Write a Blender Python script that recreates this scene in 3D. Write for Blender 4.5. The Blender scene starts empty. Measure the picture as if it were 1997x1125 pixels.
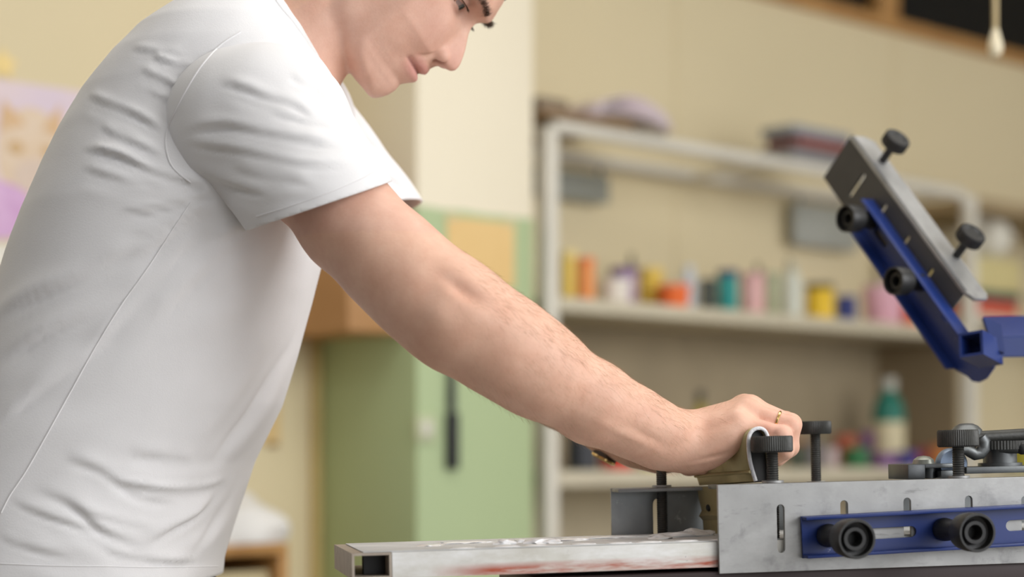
import bpy, bmesh, math, random
import numpy as np
from mathutils import Vector, Matrix
from mathutils.bvhtree import BVHTree

# ------------------------------------------------------------------ camera, world, lights, exposure
FPX = 3600.0                       # focal length in pixels of the 1997x1125 frame
CX, HZ, CAMZ = 998.5, 880.0, 1.0   # principal column, horizon row, lens height (m)
scene = bpy.context.scene
COL = scene.collection
cam_d = bpy.data.cameras.new('camera'); cam = bpy.data.objects.new('camera', cam_d); COL.objects.link(cam)
cam.location = (0, 0, CAMZ); cam.rotation_euler = (math.pi/2, 0, 0)
cam_d.sensor_width = 36; cam_d.lens = FPX/1997*36
cam_d.shift_y = (HZ-562.5)/1997
cam_d.clip_start = .05
cam_d.dof.use_dof = True; cam_d.dof.focus_distance = 1.80; cam_d.dof.aperture_fstop = 2.5
scene.camera = cam

world = bpy.data.worlds.new('world'); scene.world = world; world.use_nodes = True
bg = world.node_tree.nodes['Background']; bg.inputs[0].default_value = (.97, .98, 1.0, 1); bg.inputs[1].default_value = 1.12
vs = scene.view_settings
vs.view_transform = 'Standard'; vs.look = 'None'; vs.gamma = 1; vs.use_curve_mapping = False
vs.exposure = .40

def area(name, loc, target, sx, sy, power, color=(1, 1, 1)):
    l = bpy.data.lights.new(name, 'AREA'); l.shape = 'RECTANGLE'; l.size = sx; l.size_y = sy; l.energy = power; l.color = color
    o = bpy.data.objects.new(name, l); COL.objects.link(o); o.location = loc
    o.rotation_euler = (Vector(target)-Vector(loc)).to_track_quat('-Z', 'Y').to_euler()
    return o
# daylight through the tall windows opposite the shelves (behind and right of the camera) and an unseen area fill overhead
area('window_daylight', (3.25, .1, 2.35), (-.1, 2.4, 1.1), 2.6, 1.9, 70, (.98, .985, 1.0))
area('overhead_fill', (.6, 2.3, 3.1), (.6, 2.3, 0), 2.4, 1.2, 22, (1.0, .97, .93))

# ------------------------------------------------------------------ helpers
def P(px, py, d):
    """point seen at a pixel of the photograph at its own depth d (m) into the room"""
    return Vector(((px-CX)/FPX*d, d, CAMZ-(py-HZ)/FPX*d))
def pa(px, py, d): return np.array(P(px, py, d))

def link(name, me, mat=None, parent=None, mtx=None):
    o = bpy.data.objects.new(name, me); COL.objects.link(o)
    if mat is not None: me.materials.append(mat)
    if parent is not None: o.parent = parent
    if mtx is not None: o.matrix_local = mtx
    return o
def tag(o, label, cat, group=None):
    o['label'] = label; o['category'] = cat
    if group: o['group'] = group
    return o
def struct(o): o['kind'] = 'structure'; return o
def empty(name, loc=(0, 0, 0), mtx=None):
    o = bpy.data.objects.new(name, None); COL.objects.link(o); o.empty_display_size = .05
    if mtx is not None: o.matrix_world = mtx
    else: o.location = loc
    return o
def meshof(bm, name, smooth=False):
    me = bpy.data.meshes.new(name); bm.normal_update(); bm.to_mesh(me); bm.free()
    if smooth:
        me.polygons.foreach_set('use_smooth', [True]*len(me.polygons))
        me.set_sharp_from_angle(angle=math.radians(38))
    return me
def box_bm(lo, hi, bev=0.0, seg=2):
    bm = bmesh.new(); bmesh.ops.create_cube(bm, size=1)
    lo, hi = Vector(lo), Vector(hi)
    for v in bm.verts:
        v.co = Vector((lo[i]+(v.co[i]+.5)*(hi[i]-lo[i]) for i in range(3)))
    if bev: bmesh.ops.bevel(bm, geom=bm.edges[:], offset=bev, segments=seg, affect='EDGES', profile=.5)
    return bm
def box(name, lo, hi, mat, parent=None, bev=0.0, mtx=None):
    return link(name, meshof(box_bm(lo, hi, bev), name, bev > 0), mat, parent, mtx)
def lathe_me(prof, seg=40, name='lathe', tooth=0.0):
    """prof: (r,z) from bottom to top, closed on the axis where r==0"""
    bm = bmesh.new(); rings = []
    for r, z in prof:
        if r <= 1e-6: rings.append([bm.verts.new((0, 0, z))])
        else:
            rings.append([bm.verts.new(((r-(tooth if (k % 2 and r > .006) else 0))*math.cos(2*math.pi*k/seg), (r-(tooth if (k % 2 and r > .006) else 0))*math.sin(2*math.pi*k/seg), z)) for k in range(seg)])
    for a, b in zip(rings, rings[1:]):
        for k in range(seg):
            k2 = (k+1) % seg
            f = [a[k % len(a)], a[k2 % len(a)], b[k2 % len(b)], b[k % len(b)]]
            f2 = []
            for v in f:
                if v not in f2: f2.append(v)
            if len(f2) >= 3:
                try: bm.faces.new(f2)
                except ValueError: pass
    bmesh.ops.recalc_face_normals(bm, faces=bm.faces[:])
    return meshof(bm, name, True)
def lathe(name, prof, mat, parent=None, mtx=None, seg=40, tooth=0.0):
    return link(name, lathe_me(prof, seg, name, tooth), mat, parent, mtx)
def frame_mtx(o, x, y, z):
    m = Matrix.Identity(4)
    for i, a in enumerate((x, y, z)):
        a = Vector(a)
        for j in range(3): m[j][i] = a[j]
    for j in range(3): m[j][3] = o[j]
    return m
def axis_mtx(o, z):
    z = Vector(z).normalized(); q = z.to_track_quat('Z', 'Y')
    return Matrix.Translation(Vector(o)) @ q.to_matrix().to_4x4()
def slot(cx, cy, w, h, n=8):
    """rounded slot outline, centre, full width and height"""
    r = min(w, h)/2; pts = []
    if h >= w:
        for k in range(n+1): a = math.pi*k/n; pts.append((cx+r*math.cos(a), cy+(h/2-r)+r*math.sin(a)))
        for k in range(n+1): a = math.pi+math.pi*k/n; pts.append((cx+r*math.cos(a), cy-(h/2-r)+r*math.sin(a)))
    else:
        for k in range(n+1): a = -math.pi/2+math.pi*k/n; pts.append((cx+(w/2-r)+r*math.cos(a), cy+r*math.sin(a)))
        for k in range(n+1): a = math.pi/2+math.pi*k/n; pts.append((cx-(w/2-r)+r*math.cos(a), cy+r*math.sin(a)))
    return pts
def plate_me(outer, holes, thick, name='plate', bev=0.0):
    """flat plate in local XY with real holes, thickness along Z from -thick/2 to thick/2"""
    c = bpy.data.curves.new(name, 'CURVE'); c.dimensions = '2D'; c.fill_mode = 'BOTH'; c.extrude = thick/2-bev; c.bevel_depth = bev
    for pts in [outer]+holes:
        s = c.splines.new('POLY'); s.points.add(len(pts)-1)
        for p, q in zip(s.points, pts): p.co = (q[0], q[1], 0, 1)
        s.use_cyclic_u = True
    o = bpy.data.objects.new(name, c); COL.objects.link(o)
    dg = bpy.context.evaluated_depsgraph_get()
    me = bpy.data.meshes.new_from_object(o.evaluated_get(dg)); me.name = name
    bpy.data.objects.remove(o); bpy.data.curves.remove(c)
    me.materials.clear()
    return me
XZ = Matrix(((1, 0, 0, 0), (0, 0, -1, 0), (0, 1, 0, 0), (0, 0, 0, 1)))   # plate XY -> upright XZ (thickness along Y)
def tube_me(pts, rad, name='tube', seg=10, closed=False, caps=True):
    pts = [Vector(p) for p in pts]; n = len(pts); rads = rad if hasattr(rad, '__len__') else [rad]*n
    bm = bmesh.new(); rings = []; up = None
    for i, p in enumerate(pts):
        t = (pts[(i+1) % n]-pts[i-1]) if closed else (pts[min(i+1, n-1)]-pts[max(i-1, 0)])
        t.normalize()
        if up is None: up = t.orthogonal().normalized()
        up = (up-t*up.dot(t)).normalized(); s = t.cross(up)
        rings.append([bm.verts.new(p+rads[i]*(up*math.cos(2*math.pi*k/seg)+s*math.sin(2*math.pi*k/seg))) for k in range(seg)])
    for i in range(n if closed else n-1):
        a, b = rings[i], rings[(i+1) % n]
        for k in range(seg): bm.faces.new([a[k], a[(k+1) % seg], b[(k+1) % seg], b[k]])
    if caps and not closed: bm.faces.new(rings[0]); bm.faces.new(rings[-1])
    bmesh.ops.recalc_face_normals(bm, faces=bm.faces[:])
    return meshof(bm, name, True)
def tube(name, pts, rad, mat, parent=None, seg=10, closed=False): return link(name, tube_me(pts, rad, name, seg, closed), mat, parent)

# ------------------------------------------------------------------ materials
def srgb(r, g, b):
    f = lambda c: (c/255/12.92) if c/255 <= .04045 else ((c/255+.055)/1.055)**2.4
    return (f(r), f(g), f(b), 1)
def mat(name, col, rough=.6, metal=0.0, col2=None, nscale=8.0, namt=.5, bump=0.0, bscale=60.0, spec=.4, **kw):
    m = bpy.data.materials.new(name); m.use_nodes = True; nt = m.node_tree; N = nt.nodes; L = nt.links
    b = N['Principled BSDF']; b.inputs['Roughness'].default_value = rough; b.inputs['Metallic'].default_value = metal
    b.inputs['Specular IOR Level'].default_value = spec
    for k, v in kw.items(): b.inputs[k.replace('_', ' ')].default_value = v
    col = tuple(col)+((1,) if len(col) == 3 else ())
    tc = N.new('ShaderNodeTexCoord')
    if col2 is None: col2 = tuple(c*.88 for c in col[:3])+(1,)
    col2 = tuple(col2)+((1,) if len(col2) == 3 else ())
    nz = N.new('ShaderNodeTexNoise'); nz.inputs['Scale'].default_value = nscale; nz.inputs['Detail'].default_value = 5
    L.new(tc.outputs['Object'], nz.inputs['Vector'])
    rp = N.new('ShaderNodeValToRGB'); rp.color_ramp.elements[0].position = .5-.25*namt-.05; rp.color_ramp.elements[1].position = .5+.25*namt+.05
    rp.color_ramp.elements[0].color = col2; rp.color_ramp.elements[1].color = col
    L.new(nz.outputs['Fac'], rp.inputs[0]); L.new(rp.outputs[0], b.inputs['Base Color'])
    if bump:
        n2 = N.new('ShaderNodeTexNoise'); n2.inputs['Scale'].default_value = bscale; n2.inputs['Detail'].default_value = 4
        L.new(tc.outputs['Object'], n2.inputs['Vector'])
        bp = N.new('ShaderNodeBump'); bp.inputs['Strength'].default_value = bump; bp.inputs['Distance'].default_value = .002
        L.new(n2.outputs['Fac'], bp.inputs['Height']); L.new(bp.outputs[0], b.inputs['Normal'])
    m['_b'] = 1
    return m
def mix_layer(m, col, scale, lo, hi, stretch=(1, 1, 1), seed=0.0, ceil=None):
    """lay a blotchy layer of another colour (stain, wear, smear) over a material; ceil = local Z below which it shows"""
    nt = m.node_tree; N = nt.nodes; L = nt.links; b = N['Principled BSDF']
    src = b.inputs['Base Color'].links[0].from_socket
    tc = N.new('ShaderNodeTexCoord'); mp = N.new('ShaderNodeMapping'); mp.inputs['Scale'].default_value = stretch; mp.inputs['Location'].default_value = (seed, seed*.7, seed*1.3)
    nz = N.new('ShaderNodeTexNoise'); nz.inputs['Scale'].default_value = scale; nz.inputs['Detail'].default_value = 6; nz.inputs['Roughness'].default_value = .65
    L.new(tc.outputs['Object'], mp.inputs[0]); L.new(mp.outputs[0], nz.inputs['Vector'])
    rp = N.new('ShaderNodeValToRGB'); rp.color_ramp.elements[0].position = lo; rp.color_ramp.elements[1].position = hi
    L.new(nz.outputs['Fac'], rp.inputs[0]); fac = rp.outputs[0]
    if ceil is not None:
        sp = N.new('ShaderNodeSeparateXYZ'); L.new(tc.outputs['Object'], sp.inputs[0])
        mr = N.new('ShaderNodeMapRange'); mr.inputs['From Min'].default_value = ceil[1]; mr.inputs['From Max'].default_value = ceil[0]
        L.new(sp.outputs[2], mr.inputs[0])
        mu = N.new('ShaderNodeMath'); mu.operation = 'MULTIPLY'; L.new(fac, mu.inputs[0]); L.new(mr.outputs[0], mu.inputs[1]); fac = mu.outputs[0]
        if len(ceil) > 2:
            mr2 = N.new('ShaderNodeMapRange'); mr2.inputs['From Min'].default_value = ceil[2]; mr2.inputs['From Max'].default_value = ceil[3]; L.new(sp.outputs[0], mr2.inputs[0])
            mu2 = N.new('ShaderNodeMath'); mu2.operation = 'MULTIPLY'; L.new(fac, mu2.inputs[0]); L.new(mr2.outputs[0], mu2.inputs[1]); fac = mu2.outputs[0]
    mx = N.new('ShaderNodeMixRGB'); mx.inputs[2].default_value = tuple(col)[:3]+(1,)
    L.new(fac, mx.inputs[0]); L.new(src, mx.inputs[1]); L.new(mx.outputs[0], b.inputs['Base Color'])
    return m

M = {}
M['cream'] = mat('cream_wall_paint', (.76, .655, .43), .75, col2=(.73, .63, .41), nscale=1.5, bump=.15, bscale=90)
M['cream_light'] = mat('pale_cream_paint', (.80, .72, .54), .7, col2=(.78, .70, .52), nscale=2, bump=.15, bscale=90)
M['floor'] = mat('floor_concrete', (.30, .27, .23), .7, nscale=3, bump=.2)
M['ceil'] = mat('ceiling_paint', (.72, .68, .58), .8, nscale=2)
M['wood'] = mat('orange_wood', (.50, .27, .09), .5, col2=(.40, .20, .06), nscale=14, bump=.2)
M['dkwood'] = mat('brown_wood', (.30, .17, .07), .5, col2=(.24, .13, .05), nscale=14)
M['darkglass'] = mat('dark_glass', (.012, .012, .012), .35, nscale=1, spec=.12)
M['shelf'] = mat('shelf_board', (.62, .56, .42), .55, col2=(.58, .52, .39), nscale=5)
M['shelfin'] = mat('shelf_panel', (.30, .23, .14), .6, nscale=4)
M['rail'] = mat('white_tube_paint', (.78, .745, .65), .45, nscale=5)
M['steel'] = mat('brushed_aluminium', (.38, .38, .375), .45, .5, col2=(.31, .31, .305), nscale=26, bump=.04, bscale=240)
mix_layer(M['steel'], (.20, .20, .20), 26, .56, .74, (1, 1, 2.2), 3.1)
mix_layer(M['steel'], (.24, .24, .235), 120, .60, .70, (.25, 1, 1.5), 5.5)
mix_layer(M['steel'], (.50, .50, .495), 9, .52, .75, (.6, 1, 2), 9.7)
M['steel_shaded'] = mat('shaded_steel_plate', (.080, .078, .077), .5, .3, col2=(.066, .064, .063), nscale=20, bump=.04, bscale=240)  # darker copy of the steel, shade of the turned-away plate put in the colour
M['dksteel'] = mat('dark_steel', (.16, .17, .17), .4, .7, col2=(.11, .115, .12), nscale=25, bump=.05, bscale=150)
M['inked_steel'] = mat('ink_stained_steel', (.36, .38, .39), .42, .5, col2=(.22, .235, .24), nscale=18, bump=.06, bscale=120)
mix_layer(M['inked_steel'], (.72, .74, .74), 30, .66, .72, (1, 1, 1.6), 4.4)
M['black'] = mat('black_plastic', (.026, .026, .026), .42, nscale=30, bump=.1, bscale=200)
M['screw'] = mat('blackened_screw', (.055, .055, .05), .45, .25, col2=(.035, .035, .033), nscale=60, bump=.15, bscale=260)
mix_layer(M['screw'], (.30, .29, .26), 70, .68, .76, seed=2.0)
M['blue'] = mat('blue_enamel', (.014, .037, .19), .33, 0, col2=(.011, .030, .155), nscale=12, spec=.5)
mix_layer(M['blue'], (.35, .38, .45), 60, .715, .75, (1, 1, 2), 5.0)
M['pallet'] = mat('dark_pallet', (.045, .03, .03), .6, nscale=12)
M['frame'] = mat('inky_aluminium_frame', (.70, .69, .64), .45, .15, col2=(.60, .58, .52), nscale=30, bump=.08, bscale=160)
mix_layer(M['frame'], (.84, .84, .83), 14, .45, .62, (.5, 1, 1.5), 1.0)
mix_layer(M['frame'], (.42, .09, .045), 16, .43, .53, (.22, 1, 1.6), 6.3, ceil=(-.0185, -.0115, -.275, -.215))
mix_layer(M['frame'], (.16, .15, .17), 55, .70, .74, (1, 1, 1), 8.3)
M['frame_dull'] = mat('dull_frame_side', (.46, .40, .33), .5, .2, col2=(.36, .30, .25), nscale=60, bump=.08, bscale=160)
M['mesh'] = mat('inked_screen_mesh', (.74, .75, .74), .5, col2=(.50, .51, .52), nscale=16, namt=.7, bump=.4, bscale=300)
mix_layer(M['mesh'], (.09, .10, .10), 12, .66, .70, (1, 1, 1), 2.2)
M['ink'] = mat('white_wet_ink', (.88, .88, .88), .22, col2=(.84, .84, .85), nscale=20, spec=.6)
M['squeegee'] = mat('khaki_aluminium_extrusion', (.47, .39, .20), .38, .35, col2=(.39, .32, .16), nscale=10, bump=.15, bscale=120)
M['squeegee_in'] = mat('hollow_shade_fill', (.012, .010, .009), .6, nscale=10)
M['whiteedge'] = mat('white_inked_edge', (.80, .79, .80), .5, col2=(.66, .64, .66), nscale=200, bump=.4, bscale=400)
M['gold'] = mat('gold', (.86, .60, .25), .22, 1.0, nscale=8)
M['leather'] = mat('dark_strap', (.05, .035, .02), .5, nscale=30)
def plain(name, r, g, b, rough=.5, **k): return mat(name, srgb(r, g, b), rough, **k)
# ------------------------------------------------------------------ room (axes turned 47 degrees to the camera)
W0 = Vector((.109, 4.5, 0)); D = Vector((.7352, .6778, 0)); NN = Vector((.6778, -.7352, 0))
RM = frame_mtx(W0, D, -NN, (0, 0, 1))        # local x along the wall, local y into the wall, z up
def R(t, n, z): return W0+D*t+NN*n+Vector((0, 0, z))
def t_at(px, n):
    r = (px-CX)/FPX; w = W0+NN*n
    return (r*w.y-w.x)/(D.x-r*D.y)
def depth_at(px, n): return (W0+NN*n+D*t_at(px, n)).y
def z_at(px, py, n): return CAMZ-(py-HZ)/FPX*depth_at(px, n)
WB = -.375                                   # wall plane (n)
TOPZ, SILL = 3.2, 2.39
struct(box('floor', (-6, -6.2, -.05), (7.2, .6, 0), M['floor'], mtx=RM))
struct(box('ceiling', (-3.2, -6.2, TOPZ), (7.2, .6, TOPZ+.06), M['ceil'], mtx=RM))
struct(box('wall_left_block', (-4.3, -6.2, 0), (-4.15, .6, TOPZ), mat('dark_block_grey', (.15, .15, .155), .8), mtx=RM))  # unseen dark wall added to cut fill light from behind left
struct(box('wall_right', (7, -6.2, 0), (7.15, -WB+.12, TOPZ), M['cream'], mtx=RM))
tw0 = t_at(1395, WB)
wall = struct(box('wall_back', (-4.14, -WB, 0), (6.99, -WB+.12, SILL), M['cream'], mtx=RM))
struct(box('wall_back_upper', (-4.14, -WB, SILL), (tw0, -WB+.12, TOPZ), M['cream'], mtx=RM))
for px in (1322, 1745):
    t = t_at(px, WB)
    b_ = box('panel_joint_strip', (t-.012, -WB-.004, 0), (t+.012, -WB, SILL-.03), M['cream'], bev=.002, mtx=RM.inverted() @ RM); b_.parent = wall
# clerestory window above the wall
win = struct(empty('window_1', mtx=RM))
box('pane', (tw0, -WB+.05, SILL), (6.99, -WB+.06, TOPZ), M['darkglass'], win)
box('window_sill', (tw0, -WB-.03, SILL-.015), (6.99, -WB+.05, SILL+.025), M['wood'], win, .004)
for px in (1395, 1732, 2130, 2700):
    t = t_at(px, WB); box('mullion', (t-.05, -WB-.012, SILL+.02), (t+.05, -WB+.05, TOPZ), M['wood'], win, .006)
# pillar, cream above and green below
CL, CR = t_at(813, 0), t_at(1041, 0)
zg = z_at(930, 410, 0)
pil = struct(empty('wall_pillar', mtx=RM))
def pillar_paint():
    m = mat('two_tone_pillar_paint', (.92, .84, .66), .6, col2=(.90, .82, .64), nscale=2, bump=.15, bscale=90)
    nt = m.node_tree; N = nt.nodes; L = nt.links; b = N['Principled BSDF']; src = b.inputs['Base Color'].links[0].from_socket
    tc = N.new('ShaderNodeTexCoord'); sp = N.new('ShaderNodeSeparateXYZ'); L.new(tc.outputs['Object'], sp.inputs[0])
    nz = N.new('ShaderNodeTexNoise'); nz.inputs['Scale'].default_value = 12; L.new(tc.outputs['Object'], nz.inputs['Vector'])
    ma = N.new('ShaderNodeMath'); ma.operation = 'MULTIPLY_ADD'; ma.inputs[1].default_value = .012; L.new(nz.outputs['Fac'], ma.inputs[0]); L.new(sp.outputs[2], ma.inputs[2])
    gt = N.new('ShaderNodeMath'); gt.operation = 'LESS_THAN'; gt.inputs[1].default_value = zg; L.new(ma.outputs[0], gt.inputs[0])
    mx = N.new('ShaderNodeMixRGB'); mx.inputs[2].default_value = (.47, .575, .325, 1)
    L.new(gt.outputs[0], mx.inputs[0]); L.new(src, mx.inputs[1]); L.new(mx.outputs[0], b.inputs['Base Color'])
    return m
box('pillar_body', (CL, 0, 0), (CR, -WB, TOPZ), pillar_paint(), pil, .006)
box('corner_strip', (CL-.026, -WB-.02, 0), (CL-.0, -WB, z_at(612, 640, WB)), mat('yellow_varnish', (.62, .48, .20), .5), pil, .005)

# things on the pillar and wall
t = empty('notice_paper', mtx=RM); tag(t, 'plain orange paper notice taped to the green part of the pillar', 'paper')
t0, t1 = t_at(872, .003), t_at(1003, .003)
box('sheet', (t0, -.003, z_at(930, 556, 0)), (t1, -.0005, z_at(930, 428, 0)), mat('orange_paper', (.86, .61, .28), .7, col2=(.82, .56, .24), nscale=6), t)
for tt in (t0+.015, t1-.015): box('tape', (tt-.02, -.004, z_at(930, 434, 0)), (tt+.02, -.0031, z_at(930, 422, 0)), mat('clear_tape', (.70, .62, .35), .3), t)
t = empty('hanging_brush', mtx=RM); tag(t, 'slim dark grey brush hanging on the green pillar', 'brush')
tb = t_at(880, .01); zt, zb = z_at(880, 650, 0), z_at(880, 915, 0)
gm = mat('dark_grey_handle', (.06, .06, .065), .5)
lathe('handle', [(0, zb+.12), (.008, zb+.12), (.010, zb+.16), (.007, zt-.03), (.009, zt-.01), (0, zt)], gm, t, Matrix.Translation((tb, -.014, 0)), 12)
box('bristles', (tb-.013, -.024, zb), (tb+.015, -.004, zb+.13), mat('dark_bristle', (.035, .035, .04), .8, bump=.6, bscale=300), t, .004)
lathe('hook', [(0, 0), (.004, 0), (.004, .016), (0, .016)], gm, t, Matrix.Translation((tb, 0, zt-.02)) @ Matrix.Rotation(math.pi/2, 4, 'X'), 10)
t = empty('light_switch', mtx=RM); tag(t, 'small off-white light switch on the green pillar edge', 'switch')
ts = t_at(832, .01); zs = z_at(832, 836, 0)
box('cover', (ts-.028, -.010, zs-.03), (ts+.028, 0, zs+.03), mat('switch_green', (.58, .62, .40), .4), t, .004)
box('rocker', (ts-.014, -.015, zs-.016), (ts+.014, -.009, zs+.016), mat('switch_white', (.72, .70, .60), .35), t, .002)

# wooden wall box on the shaded side of the pillar
LF = frame_mtx(R(CL, 0, 0), NN, D*-1, (0, 0, 1))   # local x toward camera along pillar side, local y out of the side
LF = frame_mtx(R(CL, 0, 0), NN, D*-1, (0, 0, -1)) if False else LF
t = empty('wall_box', mtx=LF); tag(t, 'orange-brown wooden box hung on the shaded side of the pillar', 'box')
bw = mat('orange_plywood', (.50, .27, .11), .55, col2=(.44, .23, .09), nscale=8)
zbt, zbb = 1.56, 1.268
box('body', (-.40, .001, zbb), (-.035, .17, zbt), bw, t, .004)
box('lid', (-.41, .0, zbt), (-.025, .18, zbt+.018), bw, t, .003)
tr = empty('paint_pot', mtx=LF @ Matrix.Translation((-.13, .07, zbt+.019))); tag(tr, 'dark red paint pot on top of the wooden wall box', 'pot')
lathe('pot', [(0, 0), (.032, 0), (.034, .004), (.034, .055), (.031, .060), (0, .060)], plain('maroon_pot', 120, 52, 44), tr, seg=24)
lathe('lid', [(0, 0), (.036, 0), (.036, .010), (.033, .013), (0, .013)], plain('maroon_lid', 96, 40, 36), tr, Matrix.Translation((0, 0, .0595)), 24)

# poster with an animal face, star, and white sheet on the left wall
n0 = WB+.002
def wl(px, py, n=n0): return (t_at(px, n), z_at(px, py, n))
def sheet(name, pts, m, parent, yoff, thick=.0008):
    """flat paper shape on the back wall; pts are (t, z)"""
    me = plate_me(pts, [], thick, name); o = link(name, me, m, parent); o.matrix_local = Matrix.Translation((0, -WB-yoff, 0)) @ XZ
    return o
pst = empty('cat_poster', mtx=RM); tag(pst, 'pale pink poster with a ginger cat face on the cream wall', 'poster')
x0, x1 = t_at(-190, n0), t_at(186, n0); zt, zb = z_at(90, 168, n0), z_at(90, 466, n0)
sheet('paper', [(x0, zb), (x1, zb), (x1, zt), (x0, zt)], plain('poster_pink', 232, 214, 214, .6, col2=srgb(222, 206, 220), nscale=5), pst, .002)
fur, furl, lil = plain('ginger_print', 214, 172, 120, .6, col2=srgb(226, 200, 168), nscale=22, namt=1), plain('pale_fur_print', 232, 214, 194, .6, col2=srgb(222, 196, 164), nscale=18, namt=1), plain('lilac_print', 206, 160, 206, .6, col2=srgb(222, 184, 222), nscale=16)
def ell(cx, cz, a, b, n=24): return [(cx+a*math.cos(2*math.pi*k/n), cz+b*math.sin(2*math.pi*k/n)) for k in range(n)]
kx = lambda px: t_at(px, n0); kz = lambda py: z_at(60, py, n0)
sheet('head_print', ell(kx(62), kz(305), abs(kx(130)-kx(62)), .105), furl, pst, .0032)
sheet('ear_print', [(kx(-4), kz(265)), (kx(5), kz(200)), (kx(50), kz(245))], fur, pst, .0042)
sheet('ear_print', [(kx(82), kz(248)), (kx(116), kz(195)), (kx(122), kz(268))], fur, pst, .0042)
sheet('body_print', ell(kx(90), kz(405), abs(kx(150)-kx(90)), .06), fur, pst, .0037)
sheet('muzzle_print', ell(kx(72), kz(345), .055, .04), plain('muzzle_print', 226, 206, 190, .6), pst, .0050)
for q in (30, 95): sheet('eye_print', ell(kx(q), kz(292), .018, .014), plain('eye_print', 214, 180, 132, .6), pst, .0046)
sheet('flower_print', ell(kx(-10), kz(415), .095, .062), lil, pst, .0054)
st = empty('paper_star', mtx=RM); tag(st, 'small pale yellow paper star on the wall above the poster', 'star')
sheet('star', [(kx(6)+r_*math.cos(math.pi/2+k*math.pi/5), z_at(6, 126, n0)+r_*math.sin(math.pi/2+k*math.pi/5)) for k, r_ in enumerate([.034, .019]*5)], plain('star_yellow', 250, 222, 150), st, .003, .003)
ws = empty('white_sheet', mtx=RM); tag(ws, 'blank white sheet on the wall under the cat poster', 'paper')
sheet('sheet', [(kx(-190), kz(760)), (kx(60), kz(760)), (kx(60), kz(480)), (kx(-190), kz(480))], plain('white_paper', 238, 234, 222), ws, .002)
sc_ = empty('small_note', mtx=RM); tag(sc_, 'small cream note pinned to the wall left of the pillar', 'note')
sheet('sheet', [(kx(505), z_at(530, 865, n0)), (kx(546), z_at(530, 865, n0)), (kx(546), z_at(530, 770, n0)), (kx(505), z_at(530, 770, n0))], plain('note_cream', 226, 196, 140), sc_, .002)
box('clip', (kx(522), -WB-.006, z_at(530, 872, n0)), (kx(540), -WB-.002, z_at(530, 862, n0)), M['dkwood'], sc_)

# small wooden cabinet at the wall with a white bundle on it
cb = empty('wooden_cabinet', mtx=RM); tag(cb, 'low open-fronted orange-brown wooden cabinet against the cream wall', 'cabinet')
cn = .02; c1 = t_at(563, cn); c0 = c1-.62; ctop = z_at(500, 1062, cn)
box('top', (c0, -cn, ctop-.022), (c1, -WB-.005, ctop), M['wood'], cb, .003)
for a in (c0, c1-.024): box('side', (a, -cn, .0), (a+.024, -WB-.005, ctop-.022), M['wood'], cb, .002)
box('back', (c0+.024, -WB-.025, .02), (c1-.024, -WB-.006, ctop-.022), M['shelf'], cb)
box('shelf', (c0+.024, -cn, .35), (c1-.024, -WB-.03, .372), M['wood'], cb, .002)
box('drawer_front', (c0+.03, -cn+.03, .40), (c1-.03, -cn+.05, ctop-.058), plain('beige_board', 205, 190, 150), cb, .002)
bu = empty('cloth_bundle', mtx=RM); tag(bu, 'crumpled white cloth bundle on top of the low wooden cabinet', 'cloth')
bm = bmesh.new(); bmesh.ops.create_icosphere(bm, subdivisions=4, radius=1)
rng = random.Random(4)
from mathutils import noise as mn
for v in bm.verts:
    d = 1+.22*mn.noise(v.co*1.7+Vector((3, 1, 8)))+.06*mn.noise(v.co*6)
    v.co = Vector((v.co.x*.15*d, v.co.y*.12*d, max(-.02, v.co.z)*.085*d+.002))
link('cloth', meshof(bm, 'cloth', True), plain('white_cloth', 236, 234, 230, .8, bump=.4), bu, Matrix.Translation((t_at(428, -.10), .10, ctop)) @ Matrix.Diagonal((1, 1, 1.35, 1)))

# ------------------------------------------------------------------ shelving
TE = t_at(1905, 0)
zlow, zmid, ztop = z_at(1085, 918, 0), z_at(1085, 577, 0), z_at(1085, 243, 0)
sh = empty('shelving_unit', mtx=RM); tag(sh, 'cream two-board shelving unit with a white tube rack on top', 'shelf')
SD = .35
pw = .040
for a in (0-.01, TE-.012):
    box('post', (a-pw/2, .0, 0), (a+pw/2, pw, ztop-.005), M['rail'], sh, .006)
    box('post', (a-pw/2, SD-pw, 0), (a+pw/2, SD, ztop-.005), M['rail'], sh, .006)
for z_, th in ((zlow, .040), (zmid, .036)):
    box('shelf_board', (-.01+pw/2+.001, .001, z_-th), (TE-.013-pw/2, SD, z_), M['shelf'], sh, .003)
box('shelf_board', (-.01+pw/2+.001, .001, .10), (TE-.013-pw/2, SD, .13), M['shelf'], sh, .003)
tdiv = t_at(1700, -SD+.01)
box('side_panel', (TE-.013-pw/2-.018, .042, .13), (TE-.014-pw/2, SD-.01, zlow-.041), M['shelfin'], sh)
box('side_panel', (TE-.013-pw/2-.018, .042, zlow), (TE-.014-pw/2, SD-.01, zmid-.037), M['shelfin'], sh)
box('back_panel', (.015, SD-.012, zlow), (TE-.05, SD-.002, zmid-.037), mat('shelf_back_shaded', (.40, .325, .21), .65), sh)  # darker brown carries the shade under the middle board
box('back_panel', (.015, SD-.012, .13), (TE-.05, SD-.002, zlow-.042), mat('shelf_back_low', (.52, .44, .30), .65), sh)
rr = .018
def rack(yy, name, zz):
    pts = [(-.0, yy, zz)]+[(TE-.09, yy, zz)]+[(TE-.012-.078*(1-math.sin(a)), yy, zz-.078*(1-math.cos(a))) for a in [k*math.pi/16 for k in range(1, 9)]]+[(TE-.012, yy, zz-.16)]
    return link(name, tube_me(pts, rr, name, 12), M['rail'], sh)
rack(.018, 'front_rail', ztop); rack(SD-.018, 'rear_rail', ztop)
for k in (0, .5, 1): 
    tt = .012+k*(TE-.11); tube('cross_rail', [(tt, .03, ztop-.003), (tt, SD-.03, ztop-.003)], .012, M['rail'], sh)

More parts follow.
